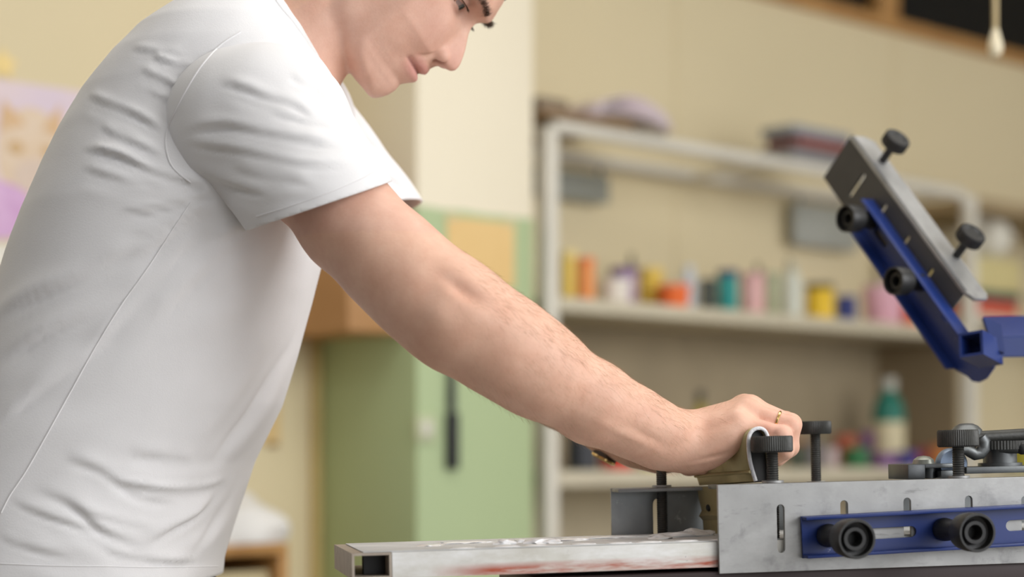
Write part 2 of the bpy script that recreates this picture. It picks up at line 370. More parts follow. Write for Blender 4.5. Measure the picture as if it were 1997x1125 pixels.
def thing_on(name, label, cat, t_, n_, z_, group=None):
    e = empty(name, mtx=RM @ Matrix.Translation((t_, -n_, z_))); tag(e, label, cat, group); return e
JR = {}
def jar(px, wpx, pyt, row, body, lid, label, n=-.06, shape='jar', lid_h=.16, cat='jar', name='paint_jar', twist=0):
    zb_ = (zmid if row == 1 else zlow)+.0005
    d_ = depth_at(px, n); r = wpx/2*d_/FPX; h = max(.03, CAMZ-(pyt-HZ)/FPX*d_-zb_)
    e = thing_on(name, label, cat, t_at(px, n), n, zb_, 'paint pots on the middle shelf' if row == 1 else 'paint pots on the lower shelf')
    hazed = lambda q: tuple(int(v*.96+h_*.04) for v, h_ in zip(q, (240, 230, 205)))  # body and lid colours mixed slightly toward a pale haze
    bmx = plain(label[:40], *hazed(body))
    lm = plain('lid '+label[:36], *hazed(lid))
    if shape == 'jar':
        hb = h*(1-lid_h)
        lathe('jar_body', [(0, 0), (r*.90, 0), (r*.96, .003), (r*.97, hb*.9), (r*.86, hb), (0, hb)], bmx, e, seg=24)
        lathe('lid', [(0, 0), (r, 0), (r, h*lid_h*.9), (r*.94, h*lid_h), (0, h*lid_h)], lm, e, Matrix.Translation((0, 0, hb)), 24)
    elif shape == 'tub':
        hb = h*.86
        lathe('tub_body', [(0, 0), (r*.80, 0), (r*.84, .003), (r*.95, hb), (0, hb)], bmx, e, seg=24)
        lathe('lid', [(0, 0), (r, 0), (r, h*.12), (r*.95, h*.14), (0, h*.14)], lm, e, Matrix.Translation((0, 0, hb)), 24)
    elif shape == 'bottle':
        lathe('bottle_body', [(0, 0), (r*.95, 0), (r, .006), (r, h*.62), (r*.75, h*.76), (r*.42, h*.82), (r*.42, h*.86), (0, h*.86)], bmx, e, seg=28)
        lathe('cap', [(0, 0), (r*.5, 0), (r*.5, h*.12), (r*.42, h*.14), (0, h*.14)], lm, e, Matrix.Translation((0, 0, h*.86)), 20)
    return e, r, h
J = [
 (1109, 34, 490, 1, (252, 218, 110), (250, 226, 150), 'yellow jar at the left end of the middle shelf beside the post', -.10, 'jar'),
 (1143, 34, 503, 1, (250, 158, 88), (246, 140, 80), 'light orange jar next to the leftmost yellow jar on the middle shelf', -.06, 'jar'),
 (1216, 54, 522, 1, (186, 160, 190), (120, 92, 140), 'lavender pot with purple lid behind a white tub', -.16, 'jar'),
 (1200, 62, 546, 1, (244, 236, 224), (246, 240, 230), 'white low tub in front of the lavender pot', -.05, 'tub'),
 (1270, 48, 523, 1, (232, 196, 74), (236, 208, 110), 'mustard yellow jar behind the orange-red tub', -.13, 'jar'),
 (1343, 40, 518, 1, (214, 220, 228), (222, 228, 236), 'pale blue-white bottle behind the orange-red tub', -.13, 'bottle'),
 (1314, 66, 556, 1, (252, 116, 50), (250, 132, 84), 'orange-red low tub on the middle shelf', -.045, 'tub'),
 (1382, 30, 545, 1, (52, 66, 64), (44, 54, 58), 'blackish green jar left of the teal jar', -.07, 'jar'),
 (1419, 42, 527, 1, (40, 152, 148), (56, 66, 104), 'teal jar with navy lid', -.07, 'jar'),
 (1468, 48, 534, 1, (236, 186, 184), (228, 178, 178), 'soft pink jar right of the teal jar', -.06, 'jar'),
 (1507, 34, 532, 1, (190, 196, 164), (180, 186, 156), 'grey-green jar between the pink jar and the white bottle', -.10, 'jar'),
 (1545, 38, 512, 1, (220, 224, 212), (196, 196, 176), 'tall white bottle on the middle shelf', -.05, 'bottle'),
 (1599, 56, 553, 1, (244, 200, 40), (96, 84, 52), 'bright yellow jar with dark lid', -.06, 'jar'),
 (1650, 42, 578, 1, (44, 56, 124), (50, 60, 128), 'small navy blue jar on the middle shelf', -.06, 'jar'),
 (1722, 82, 558, 1, (236, 180, 196), (240, 196, 208), 'wide pink tub near the right end of the middle shelf', -.07, 'tub'),
 (1780, 54, 582, 1, (248, 104, 56), (248, 120, 72), 'orange tub behind the raised clamp arm', -.05, 'tub'),
 (1136, 62, 800, 2, (52, 54, 62), (44, 46, 54), 'large black jar at the left end of the lower shelf', -.08, 'jar'),
 (1203, 74, 838, 2, (214, 50, 34), (224, 60, 40), 'red tub under the forearm on the lower shelf', -.06, 'tub'),
 (1262, 40, 862, 2, (206, 196, 84), (214, 204, 100), 'yellow-green jar right of the red tub', -.06, 'jar'),
 (1300, 36, 866, 2, (218, 70, 50), (214, 70, 56), 'small red jar beside the yellow-green jar', -.08, 'jar'),
 (1366, 34, 762, 2, (170, 150, 54), (66, 66, 54), 'dark-capped olive bottle seen above the wrist', -.16, 'bottle'),
 (1554, 28, 858, 2, (62, 78, 64), (170, 96, 50), 'dark green jar with rust lid beside the hand', -.10, 'jar'),
 (1587, 30, 862, 2, (128, 126, 134), (120, 116, 124), 'grey jar on the lower shelf', -.08, 'jar'),
 (1620, 28, 872, 2, (202, 186, 186), (196, 178, 180), 'pinkish white jar left of the green jar', -.05, 'jar'),
 (1648, 44, 848, 2, (170, 84, 56), (186, 84, 56), 'brick red jar behind the green jar', -.17, 'jar'),
 (1670, 52, 872, 2, (52, 118, 72), (56, 122, 76), 'green jar in front of the brick red jar', -.05, 'jar'),
 (1690, 26, 842, 2, (112, 62, 110), (118, 70, 120), 'plum jar left of the tall teal bottle', -.17, 'jar'),
 (1733, 62, 736, 2, (36, 122, 106), (190, 190, 180), 'tall teal bottle with white cap and pale label', -.14, 'bottle'),
 (1726, 50, 884, 2, (134, 92, 152), (140, 98, 160), 'violet low tub in front of the teal bottle', -.035, 'tub'),
 (1766, 48, 880, 2, (66, 62, 138), (72, 68, 146), 'indigo low tub right of the violet tub', -.04, 'tub'),
 (1796, 30, 872, 2, (128, 50, 56), (134, 56, 60), 'dark red jar left of the orange-brown jar', -.10, 'jar'),
 (1828, 36, 868, 2, (190, 118, 58), (190, 112, 52), 'orange-brown jar at the right end of the lower shelf', -.10, 'jar'),
]
for j in J:
    e, r, h = jar(j[0], j[1], j[2], j[3], j[4], j[5], j[6], j[7], j[8], cat='bottle' if j[8] == 'bottle' else ('tub' if j[8] == 'tub' else 'jar'), name={'jar': 'paint_jar', 'tub': 'paint_tub', 'bottle': 'bottle'}[j[8]])
    if 'pale label' in j[6]:
        lathe('paper_label', [(r*1.004, h*.05), (r*1.012, h*.05), (r*1.012, h*.50), (r*1.004, h*.50)], plain('pale_label', 226, 214, 176), e, seg=28)
# brushes standing up behind the pots
for k, (px, n_, h_) in enumerate(((1478, -.2, .165), (1539, -.22, .19), (1232, -.24, .16))):
    e = thing_on('paint_brush', ['thin brush standing behind the soft pink jar', 'thin brush standing behind the tall white bottle', 'thin brush standing behind the lavender pot'][k], 'brush', t_at(px, n_), n_, zmid+.0005, 'brushes standing on the shelf')
    lathe('handle', [(0, 0), (.006, 0), (.008, h_*.4), (.005, h_*.7), (0, h_*.7)], plain('brush_handle', 150, 140, 110), e, seg=10)
    lathe('bristles', [(0, 0), (.007, 0), (.010, h_*.15), (.004, h_*.3), (0, h_*.3)], plain('brush_hair', 120, 112, 92), e, Matrix.Translation((0, 0, h_*.7)), 10)
# load on top of the rack
def slab(name, label, cat, pxa, pxb, n1, n2, z0, h, m, parts=None):
    ta, tb_ = t_at(pxa, n2), t_at(pxb, n2)
    e = thing_on(name, label, cat, (ta+tb_)/2, (n1+n2)/2, z0)
    box(parts or 'board', (-(tb_-ta)/2, -(n2-n1)/2, 0), ((tb_-ta)/2, (n2-n1)/2, h), m, e, min(.004, h*.3))
    return e
zr = ztop+rr+.0005
e = slab('drawing_board', 'brown board lying on the left end of the tube rack', 'board', 1062, 1236, -.34, -.0, zr, .020, plain('brown_board', 150, 122, 90))
e = slab('folded_screen', 'dark flat panel under the lilac papers on the rack', 'panel', 1052, 1110, -.34, -.02, zr+.0205, .030, plain('grey_brown_panel', 140, 124, 104))
e = thing_on('paper_pile', 'curved pile of lilac papers on the brown board', 'papers', t_at(1172, -.15), -.15, zr+.021)
for k in range(4):
    bm = bmesh.new(); bmesh.ops.create_grid(bm, x_segments=14, y_segments=6, size=1)
    for v in bm.verts: v.co = Vector((v.co.x*(.15-.006*k), v.co.y*.12, .006+.009*k+.045*(1-v.co.x**2)*(.6+.1*k)))
    o = link('paper', meshof(bm, 'paper', True), plain('lilac_paper', 236, 222, 226), e)
    s_ = o.modifiers.new('thickness', 'SOLIDIFY'); s_.thickness = .004
e = slab('paint_tray', 'small grey tray on the rack right of the lilac papers', 'tray', 1252, 1302, -.10, -.01, zr, .018, plain('grey_tray', 140, 128, 110), 'tray')
for px1, px2, za, hh, c, lab in ((1545, 1660, 0, .045, (132, 130, 132), 'dark grey flat box stacked on the right part of the rack'), (1560, 1655, .046, .030, (140, 74, 66), 'red flat box on the dark grey box on the rack'), (1548, 1660, .077, .030, (150, 154, 160), 'blue-grey flat box on top of the red box on the rack')):
    slab('flat_box', lab, 'box', px1, px2, -.16, -.04, zr+za, hh, plain(lab[:20], *c), 'box_body')
# things hung under the rack, hanging from the rails
def hung(name, label, cat, pxa, pxb, n_, ztopp, h, m, thick=.02):
    e = thing_on(name, label, cat, (t_at(pxa, n_)+t_at(pxb, n_))/2, n_, ztopp); w_ = t_at(pxb, n_)-t_at(pxa, n_)
    box('panel', (-w_/2, -thick/2, -h), (w_/2, thick/2, 0), m, e, .003)
    for s in (-.4, .4): box('hook', (s*w_-.004, -.004, 0), (s*w_+.004, .004, .03), M['dksteel'], e)
    return e
hung('hanging_folder', 'blue-grey folder hanging from the rack next to the left post', 'folder', 1040, 1184, -.33, ztop-.04, .075, plain('bluegrey_folder', 150, 152, 142))
hung('hanging_folder', 'blue-grey folder hanging from the rack behind the raised clamp', 'folder', 1545, 1668, -.33, ztop-.035, .13, plain('bluegrey_folder_b', 170, 172, 164))
e = slab('olive_bottle_box', 'narrow olive carton standing between the pillar and the shelf post', 'carton', 1040, 1056, -.33, -.26, zmid, .19, plain('olive_carton', 132, 108, 46), 'carton_body')
bpy.data.objects.remove(e.children[0]); bpy.data.objects.remove(e)

# second bay at the far right
bay = empty('side_shelf', mtx=RM); tag(bay, 'wall shelf right of the shelving unit stacked with papers', 'shelf')
tb0, tb1 = TE+.03, TE+1.0
zs1 = z_at(1960, 622, -.1); zs2 = z_at(1960, 404, -.1)
box('shelf_board', (tb0, .02, zs1-.03), (tb1, SD+.02, zs1), M['shelf'], bay, .003)
box('shelf_board', (tb0, .02, zs2-.04), (tb1, SD+.02, zs2), mat('brown_shelf', (.40, .30, .17), .6), bay, .003)
box('side', (tb1, .02, 0), (tb1+.03, SD+.02, zs2), M['shelf'], bay, .003)
box('shelf_board', (tb0, .02, zlow-.05), (tb1, SD+.02, zlow-.02), M['shelf'], bay, .003)
def stack(name, label, cat, pxa, pxb, z0, h, m, parts, n1=-.28, n2=-.06):
    return slab(name, label, cat, pxa, pxb, n1, n2, z0, h, m, parts)
stack('red_box', 'red box at the bottom of the paper stack on the side shelf', 'box', 1908, 1985, zs1+.0005, .050, plain('red_box', 214, 92, 70), 'box_body')
stack('teal_book', 'dark teal book lying on the red box', 'book', 1900, 1990, zs1+.051, .030, plain('teal_book', 62, 92, 88), 'book_body')
stack('yellow_papers', 'thick stack of pale yellow papers on the teal book', 'papers', 1890, 1992, zs1+.0815, .105, plain('pale_yellow_papers', 222, 208, 150), 'paper_block')
e = thing_on('crumpled_bag', 'crumpled white bag on top of the yellow papers', 'bag', t_at(1920, -.14), -.14, zs1+.187)
bm = bmesh.new(); bmesh.ops.create_icosphere(bm, subdivisions=4, radius=1)
for v in bm.verts:
    d = 1+.25*mn.noise(v.co*1.9+Vector((7, 2, 1)))+.08*mn.noise(v.co*6)
    v.co = Vector((v.co.x*.085*d, v.co.y*.085*d, (max(-.95, v.co.z)+.95)*.072*d))
link('bag', meshof(bm, 'bag', True), plain('white_bag', 234, 230, 216, .7), e)
e = thing_on('yellow_green_tub', 'yellow-green tub at the far right of the lower side shelf', 'tub', t_at(1992, -.1), -.1, zlow-.0195)
lathe('tub_body', [(0, 0), (.055, 0), (.062, .1), (0, .1)], plain('yellow_green', 170, 160, 50), e, seg=24)
lathe('lid', [(0, 0), (.066, 0), (.066, .012), (0, .014)], plain('yellow_green_lid', 180, 170, 60), e, Matrix.Translation((0, 0, .0999)), 24)

# pull cord hanging from the ceiling, half way to the shelf
pc = empty('pull_cord', P(1941, 110, 2.9)); tag(pc, 'cream pull cord with teardrop end hanging at top right', 'cord')
pl_ = P(1941, 110, 2.9)
cm = plain('cream_cord', 196, 176, 132)
tube('cord', [(0, 0, .035), (-.0005, 0, .5), (0, 0, TOPZ-pl_.z)], .0042, cm, pc)
lathe('pull_knob', [(0, 0), (.008, .001), (.0115, .010), (.011, .020), (.0065, .036), (.0045, .043), (0, .043)], plain('cream_knob', 232, 220, 190, .3), pc, seg=20)
# ------------------------------------------------------------------ the press
hd, tl = math.radians(11), math.radians(1.22)
U = Vector((math.cos(hd)*math.cos(tl), math.sin(hd)*math.cos(tl), math.sin(tl))); V = Vector((-math.sin(hd), math.cos(hd), 0)); ZP = U.cross(V)
O = P(1404, 1118, 1.72)
PM = frame_mtx(O, U, V, ZP)                   # press frame: x right along the clamp, y away, z up; origin bottom left of the near plate
PI_ = PM.inverted()
def uz(px, py, v):
    """press x,z of the point seen at a pixel on the press plane y = v"""
    o = Vector((0, 0, CAMZ)); d = P(px, py, 1)-o
    ol = PI_ @ o; dl = PI_.to_3x3() @ d
    k = (v-ol.y)/dl.y; q = ol+dl*k
    return q.x, q.z
def screw_thing(parent, u, v, ztopp, zbot, rh=.020, hh=.018, rs=.0058):
    e = lathe('thumb_screw', [(0, 0), (rh*.93, 0), (rh, .0015), (rh, hh-.0015), (rh*.95, hh), (rh*.35, hh), (rh*.3, hh-.003), (0, hh-.003)], M['screw'], parent, Matrix.Translation((u, v, ztopp-hh)), 120, .0005)
    prof = [(0, zbot-(ztopp-hh))]
    z = zbot-(ztopp-hh); zend = 0.002; k = 0
    while z < zend-.0012:
        prof.append((rs if k % 2 == 0 else rs*.9, z)); z += .0011; k += 1
    prof += [(rs*1.05, zend), (0, zend)]
    lathe('shaft', prof, M['screw'], e, seg=24)
    lathe('washer', [(rs*1.05, 0), (rs*1.8, 0), (rs*1.8, .0022), (rs*1.05, .0022)], M['steel'], e, Matrix.Translation((0, 0, .0005+PH-(ztopp-hh))), 24)
    return e
PH = uz(1401, 946, 0)[1]                      # plate height
LEN = .62
near = empty('screen_clamp', mtx=PM); tag(near, 'scuffed aluminium clamp with blue bar in the foreground of the press', 'clamp', 'press clamps')
def near_slots():
    out = []
    a = uz(1522, 985, 0); b = uz(1523, 1081, 0); hgt = a[1]-b[1]
    for px, py in ((1522, 983), (1646, 975), (1769, 970), (1889, 966)):
        q = uz(px, py, 0); out.append(slot(q[0], q[1]-hgt/2, .0082, hgt))
    for k in range(2): out.append(slot(out[-1][0][0]-.0041+.058, PH-.018-hgt/2, .0082, hgt))
    return out
me = plate_me([(0, 0), (LEN, 0), (LEN, PH), (0, PH)], near_slots(), .004, 'clamp_plate', .0004)
link('clamp_plate', me, M['steel'], near, Matrix.Translation((0, .002, 0)) @ XZ)
box('top_flange', (0, .0041, PH-.004), (LEN, .032, PH), M['dksteel'], near, .0005)
u1 = uz(1506, 900, .018)[0]; u2 = uz(1869, 900, .018)[0]
ht1 = uz(1506, 850, .018)[1]; ht2 = uz(1870, 838, .018)[1]
screw_thing(near, u1, .018, ht1, .026, .0198, .0155)
screw_thing(near, u2, .018, ht2, .026, .0198, .0165)
# blue channel with locking knobs on the near plate
ub0, zb1 = uz(1571, 1008, -.012); zb0 = uz(1574, 1089, -.012)[1]
slope = (uz(1990, 985, -.012)[1]-zb1)/(uz(1990, 985, -.012)[0]-ub0)
BM = Matrix.Translation((ub0, 0, zb0)) @ Matrix.Rotation(-math.atan(slope), 4, 'Y')
bh = zb1-zb0
def bl(px, py, v=-.003):
    q = BM.inverted() @ Vector((uz(px, py, v)[0], v, uz(px, py, v)[1])); return q.x, q.z
bar = link('blue_channel', plate_me([(0, 0), (.5, 0), (.5, bh), (0, bh)], [slot((bl(1690, 1040)[0]+bl(1787, 1038)[0])/2, bl(1750, 1038)[1], bl(1787, 1038)[0]-bl(1690, 1040)[0], .011), slot((bl(1818, 1030)[0]+bl(1880, 1028)[0])/2+.004, bl(1840, 1031)[1], .038, .011), slot(bl(1985, 1025)[0]+.01, bl(1985, 1024)[1], .046, .011)], .003, 'blue_channel', .0003), M['blue'], near, BM @ Matrix.Translation((0, -.0025, 0)) @ XZ)
box('channel_flange', (0, -.0165, bh-.003), (.5, -.001, bh), M['blue'], near, .0006, BM)
box('channel_flange', (0, -.0165, 0), (.5, -.001, .003), M['blue'], near, .0006, BM)
def lock_knob(parent, m, rk=.0180, ln=.028, stand=.048):
    e = empty('locking_knob', mtx=None); e.parent = parent; e.matrix_local = m
    lathe('knob_cup', [(0, stand), (rk*.72, stand), (rk*.95, stand+.003), (rk, stand+ln*.5), (rk, stand+ln-.001), (rk*.97, stand+ln), (rk*.86, stand+ln), (rk*.84, stand+ln-.010), (rk*.62, stand+ln-.011), (rk*.58, stand+ln-.005), (rk*.40, stand+ln-.005), (rk*.36, stand+ln-.02), (0, stand+ln-.02)], M['black'], e, seg=64)
    lathe('spacer', [(0, .0005), (.0105, .0005), (.0112, .004), (.0105, .012), (.0085, .016), (.0085, stand+.001), (0, stand+.001)], M['black'], e, seg=36)
    return e
for px, py in ((1614, 1044), (1840, 1032)):
    q = uz(px, py, -.006)
    lock_knob(near, Matrix.Translation((q[0], -.0042, q[1])) @ Matrix.Rotation(math.pi/2, 4, 'X'))
# far clamp
vf = .185
far_ = empty('screen_clamp', mtx=PM); tag(far_, 'darker ink-stained clamp on the far side of the printing screen', 'clamp', 'press clamps')
uf0 = uz(1192, 980, vf)[0]; PHF = uz(1290, 950, vf)[1]
sl = uz(1283, 1000, vf)[0]
me = plate_me([(uf0, 0), (LEN, 0), (LEN, PHF), (uf0, PHF)], [slot(sl, PHF-.032, .012, .042), slot(sl+.06, PHF-.032, .009, .042), slot(sl+.20, PHF-.032, .009, .042)], .004, 'clamp_plate', .0004)
link('clamp_plate', me, M['inked_steel'], far_, Matrix.Translation((0, vf, 0)) @ XZ)
box('top_flange', (uf0, vf-.030, PHF-.0035), (LEN, vf-.0021, PHF), M['inked_steel'], far_, .0005)
PH0 = PH; PH = PHF
screw_thing(far_, uz(1290, 930, vf-.018)[0], vf-.018, PHF+.045, .024, .017, .014, .0055)
screw_thing(far_, uz(1591, 900, vf-.018)[0], vf-.018, uz(1591, 821, vf-.018)[1], .024, .0168, .0135, .0054)
PH = PH0
# printing screen: hollow tube frame, stretched mesh, ink
scr = empty('printing_screen', mtx=PM @ Matrix.Translation((0, .006, uz(1390, 1057, .006)[1]))); tag(scr, 'narrow hollow-tube printing screen smeared with white ink under the squeegee', 'screen')
ul = uz(686, 1078, .006)[0]; th = .0235; ur = .36; wv = .165; tw = .036
def hollow(name, a, b, w, h, m, parent, mtx, wall=.0022):
    """rectangular tube along local x from a to b, open ends, section y 0..w, z -h..0"""
    bm = bmesh.new()
    o_ = [(0, 0), (w, 0), (w, -h), (0, -h)]; i_ = [(wall, -wall), (w-wall, -wall), (w-wall, -h+wall), (wall, -h+wall)]
    vs_ = {}
    for e_, x in (('a', a), ('b', b)):
        for nme, pts in (('o', o_), ('i', i_)): vs_[e_+nme] = [bm.verts.new((x, y, z)) for y, z in pts]
    for k in range(4):
        j_ = (k+1) % 4
        bm.faces.new([vs_['ao'][k], vs_['ao'][j_], vs_['bo'][j_], vs_['bo'][k]])
        bm.faces.new([vs_['ai'][k], vs_['bi'][k], vs_['bi'][j_], vs_['ai'][j_]])
        for e_ in 'ab': bm.faces.new([vs_[e_+'o'][k], vs_[e_+'o'][j_], vs_[e_+'i'][j_], vs_[e_+'i'][k]])
    bmesh.ops.recalc_face_normals(bm, faces=bm.faces[:])
    return link(name, meshof(bm, name), m, parent, mtx)
RY = Matrix(((0, -1, 0, 0), (1, 0, 0, 0), (0, 0, 1, 0), (0, 0, 0, 1)))   # tube x -> press y
hollow('frame_tube', ul+tw+.0005, ur, .030, th, M['frame'], scr, Matrix.Translation((0, .0005, 0)))
hollow('frame_tube', ul+tw+.0005, ur, .030, th, M['frame'], scr, Matrix.Translation((0, wv-.030, 0)))
lt = hollow('end_tube', 0, wv, tw, th, M['frame_dull'], scr, Matrix.Translation((ul+tw, 0, 0)) @ RY)
hollow('end_tube', 0, wv, tw, th, M['frame'], scr, Matrix.Translation((ur+tw+.001, 0, 0)) @ RY)
box('screen_mesh', (ul+tw*.3, .004, .0003), (ur+tw, wv-.004, .0010), M['mesh'], scr)
box('tube_shade_block', (ul+.014, .030, -th+.0025), (ul+tw-.003, .045, -.0025), M['black'], scr)  # black block in the open tube stands for its inner shade
rng = random.Random(11)
def blob(name, px, py, v, rx, ry, h):
    q = PI_ @ Vector(P(px, py, 1.8)); qx = uz(px, py, v)[0]
    bm = bmesh.new(); bmesh.ops.create_icosphere(bm, subdivisions=3, radius=1); s_ = rng.random()*50
    for w_ in bm.verts:
        d = 1+.45*mn.noise(w_.co*1.6+Vector((s_, 0, 0)))+.15*mn.noise(w_.co*4)
        w_.co = Vector((w_.co.x*rx*d, w_.co.y*ry*d, max(0, w_.co.z)*h*d))
    return link(name, meshof(bm, name, True), M['ink'], scr, Matrix.Translation((qx, v, .001)))
for a in ((985, 1062, .06, .011, .010, .0042), (1055, 1062, .055, .014, .011, .0050), (1078, 1064, .05, .010, .008, .004), (1020, 1060, .08, .008, .009, .003), (1330, 1045, .09, .030, .012, .0055), (1290, 1048, .07, .012, .01, .0035), (905, 1055, .10, .03, .012, .002), (1180, 1050, .11, .035, .010, .002), (1120, 1052, .09, .02, .012, .0022), (1360, 1043, .10, .018, .014, .0070), (840, 1062, .07, .012, .012, .0015)):
    blob('ink_blob', *a)
for k in range(9):
    bm = bmesh.new(); bmesh.ops.create_icosphere(bm, subdivisions=2, radius=1)
    for w_ in bm.verts: w_.co = Vector((w_.co.x*.013*(1+.3*mn.noise(w_.co*2+Vector((k, 0, 0)))), w_.co.y*.008, max(0, w_.co.z)*.0014))
    link('ink_drip', meshof(bm, 'ink_drip', True), M['ink'], scr, Matrix.Translation((ul+.10+k*.036+rng.random()*.01, .012+.006*rng.random(), .001)))
# pallet and press body below
pr = empty('printing_press', mtx=PM); tag(pr, 'dark press bed and column under the printing screen', 'press')
zfr = uz(1390, 1057, .006)[1]-th
box('bed', (ul+.17, .004, zfr-.030), (.62, .20, zfr-.004), M['pallet'], pr, .003)
box('support_beam', (ul+.30, .055, zfr-.10), (.60, .135, zfr-.0305), M['dksteel'], pr, .003)
zfl = (PI_ @ Vector((.5, 2.0, 0))).z
lathe('column', [(0, zfl+.012), (.06, zfl+.012), (.06, zfr-.1005), (0, zfr-.1005)], M['dksteel'], pr, Matrix.Translation((.50, .10, 0)), 32)
lathe('foot', [(0, zfl+.008), (.28, zfl+.008), (.28, zfl+.03), (.09, zfl+.05), (0, zfl+.05)], M['dksteel'], pr, Matrix.Translation((.50, .10, 0)), 40)

# registration hardware behind the near clamp (right)
rg = empty('registration_gate', mtx=PM); tag(rg, 'dark steel lever and post hardware behind the right thumb screw', 'hardware')
def px_box(name, pa_, pb_, v0, v1, m, parent, bev=.0008):
    a = uz(*pa_, v0); b = uz(*pb_, v0)
    return box(name, (min(a[0], b[0]), v0, min(a[1], b[1])), (max(a[0], b[0]), v1, max(a[1], b[1])), m, parent, bev)
v1_ = .040
q = uz(1771, 931, v1_); q2 = uz(1880, 903, v1_)
bx0, bz0, bx1, bz1 = q[0], q[1]-.002, q2[0], q2[1]
box('bracket_side', (bx0, v1_, bz0), (bx0+.018, v1_+.05, bz1), M['dksteel'], rg, .0008)
box('bracket_top', (bx0+.018, v1_, bz1-.004), (bx1, v1_+.05, bz1), M['dksteel'], rg, .0006)
box('bracket_back', (bx0+.018, v1_+.046, bz0), (bx1, v1_+.05, bz1-.004), M['black'], rg)
lathe('bracket_pin', [(0, bz0), (.006, bz0), (.006, bz1-.0041), (0, bz1-.0041)], M['dksteel'], rg, Matrix.Translation((bx0+.030, v1_+.018, 0)), 20)
box('bracket_foot', (bx0+.036, v1_+.004, bz0), (bx1, v1_+.03, bz0+.008), M['dksteel'], rg, .001)
lathe('dome_nut', [(0, bz1), (.011, bz1), (.010, bz1+.004), (.006, bz1+.007), (0, bz1+.008)], mat('grey_nut', (.30, .31, .27), .4, .5), rg, Matrix.Translation((uz(1805, 900, v1_+.02)[0], v1_+.025, 0)), 20)
lathe('blue_wheel', [(0, 0), (.014, 0), (.016, .003), (.016, .009), (.014, .012), (0, .012)], mat('pale_blue_steel', (.22, .28, .38), .4, .4), rg, Matrix.Translation((uz(1850, 905, v1_+.03)[0], v1_+.03, uz(1850, 905, v1_+.03)[1])) @ Matrix.Rotation(math.pi/2, 4, 'X'), 32)
px_box('slide_bar', (1885, 924), (2120, 905), .036, .075, M['dksteel'], rg)
vq = .060
q = uz(1955, 908, vq); q3 = uz(1955, 876, vq)
lathe('post', [(0, q[1]-.001), (.0215, q[1]-.001), (.0215, q[1]+.003), (.0165, q[1]+.003), (.0165, q3[1]), (0, q3[1])], M['dksteel'], rg, Matrix.Translation((uz(1950, 890, vq)[0], vq, 0)), 40)
lathe('knurled_collar', [(0, 0), (.027, 0), (.027, .0085), (0, .0085)], M['screw'], rg, Matrix.Translation((uz(1948, 866, vq)[0], vq, q3[1])), 110, .0006)
a = uz(1904, 853, vq-.012); b = uz(2080, 843, vq-.012)
tube('lever_rod', [(a[0], vq-.012, a[1]), (b[0], vq-.012, b[1])], .0062, M['screw'], rg, 16)
a = uz(1968, 874, vq-.02); b = uz(1986, 874, vq-.02)
tube('handle_pin', [(a[0]-.006, vq-.012, a[1]), (b[0], vq-.02, b[1])], .0052, M['dksteel'], rg, 14)
lathe('handle_ball', [(0, -.0062)]+[(.0066*math.cos(x), .0066*math.sin(x)) for x in [k*math.pi/10-math.pi/2 for k in range(1, 10)]]+[(0, .0062)], M['black'], rg, Matrix.Translation((b[0]+.004, vq-.021, b[1])), 20)
px_box('post_foot', (1968, 905), (1976, 880), vq-.012, vq, M['dksteel'], rg)
# curled catch under the screw head and its hub
hubq = uz(1882, 850, .055)
lathe('hub', [(0, 0), (.015, 0), (.015, .005), (.011, .009), (.006, .0112), (0, .0115)], M['dksteel'], rg, Matrix.Translation((uz(1885, 846, .055)[0], .055, uz(1885, 848, .055)[1])), 32)
cp = [uz(px, py, .045) for px, py in ((1911, 852), (1918, 862), (1918, 874), (1911, 884), (1901, 886), (1893, 881), (1884, 876), (1874, 876))]
tube('catch_hook', [(x, .045, z) for x, z in cp], [.007, .007, .007, .0065, .006, .006, .0055, .005], M['dksteel'], rg, 10)

# raised print head, upper right
Lx = Vector((.375, -.549, -.747)).normalized(); Zx = Vector((.393, -.636, .665)); Zx = (Zx-Lx*Zx.dot(Lx)).normalized(); Vx = Zx.cross(Lx)
HO = P(1660, 264, 2.27)
HM = frame_mtx(HO, Lx, Vx, Zx); HI = HM.inverted()
def hl(px, py, v):
    o = Vector((0, 0, CAMZ)); d = P(px, py, 1)-o; ol = HI @ o; dl = HI.to_3x3() @ d; k = (v-ol.y)/dl.y; q = ol+dl*k
    return q.x, q.z
def hz(px, py, z):
    o = Vector((0, 0, CAMZ)); d = P(px, py, 1)-o; ol = HI @ o; dl = HI.to_3x3() @ d; k = (z-ol.z)/dl.z; q = ol+dl*k
    return q.x, q.y
rh = empty('raised_print_head', mtx=HM); tag(rh, 'tilted grey clamp on a blue channel arm raised at the right', 'clamp', 'press clamps')
hl_len = hl(1882, 590, 0)[0]; hl_h = -hl(1606, 346, 0)[1]
hl_len = hl(1881, 567, 0)[0]
sls = []
for (a, b) in (((1690, 332), (1660, 378)), ((1732, 395), (1714, 418)), ((1777, 455), (1760, 478)), ((1823, 518), (1808, 540))):
    qa, qb = hl(*a, 0), hl(*b, 0); sls.append(slot((qa[0]+qb[0])/2, -hl_h*.52, .0065, hl_h*.55))
link('clamp_plate', plate_me([(0, -hl_h), (hl_len, -hl_h), (hl_len, 0), (0, 0)], sls, .004, 'raised_plate', .0004), M['steel_shaded'], rh, Matrix.Translation((0, .002, 0)) @ XZ)
fw = hz(1700, 268, 0)[1]
e_ = fw
link('top_flange', plate_me([(0, 0), (hl_len, 0), (hl_len+.012, fw*.25), (hl_len+.012, fw-.006), (hl_len+.004, fw), (.008, fw), (0, fw-.012)], [], .004, 'raised_flange', .0004), M['steel'], rh, Matrix.Translation((0, .0, -.002)))
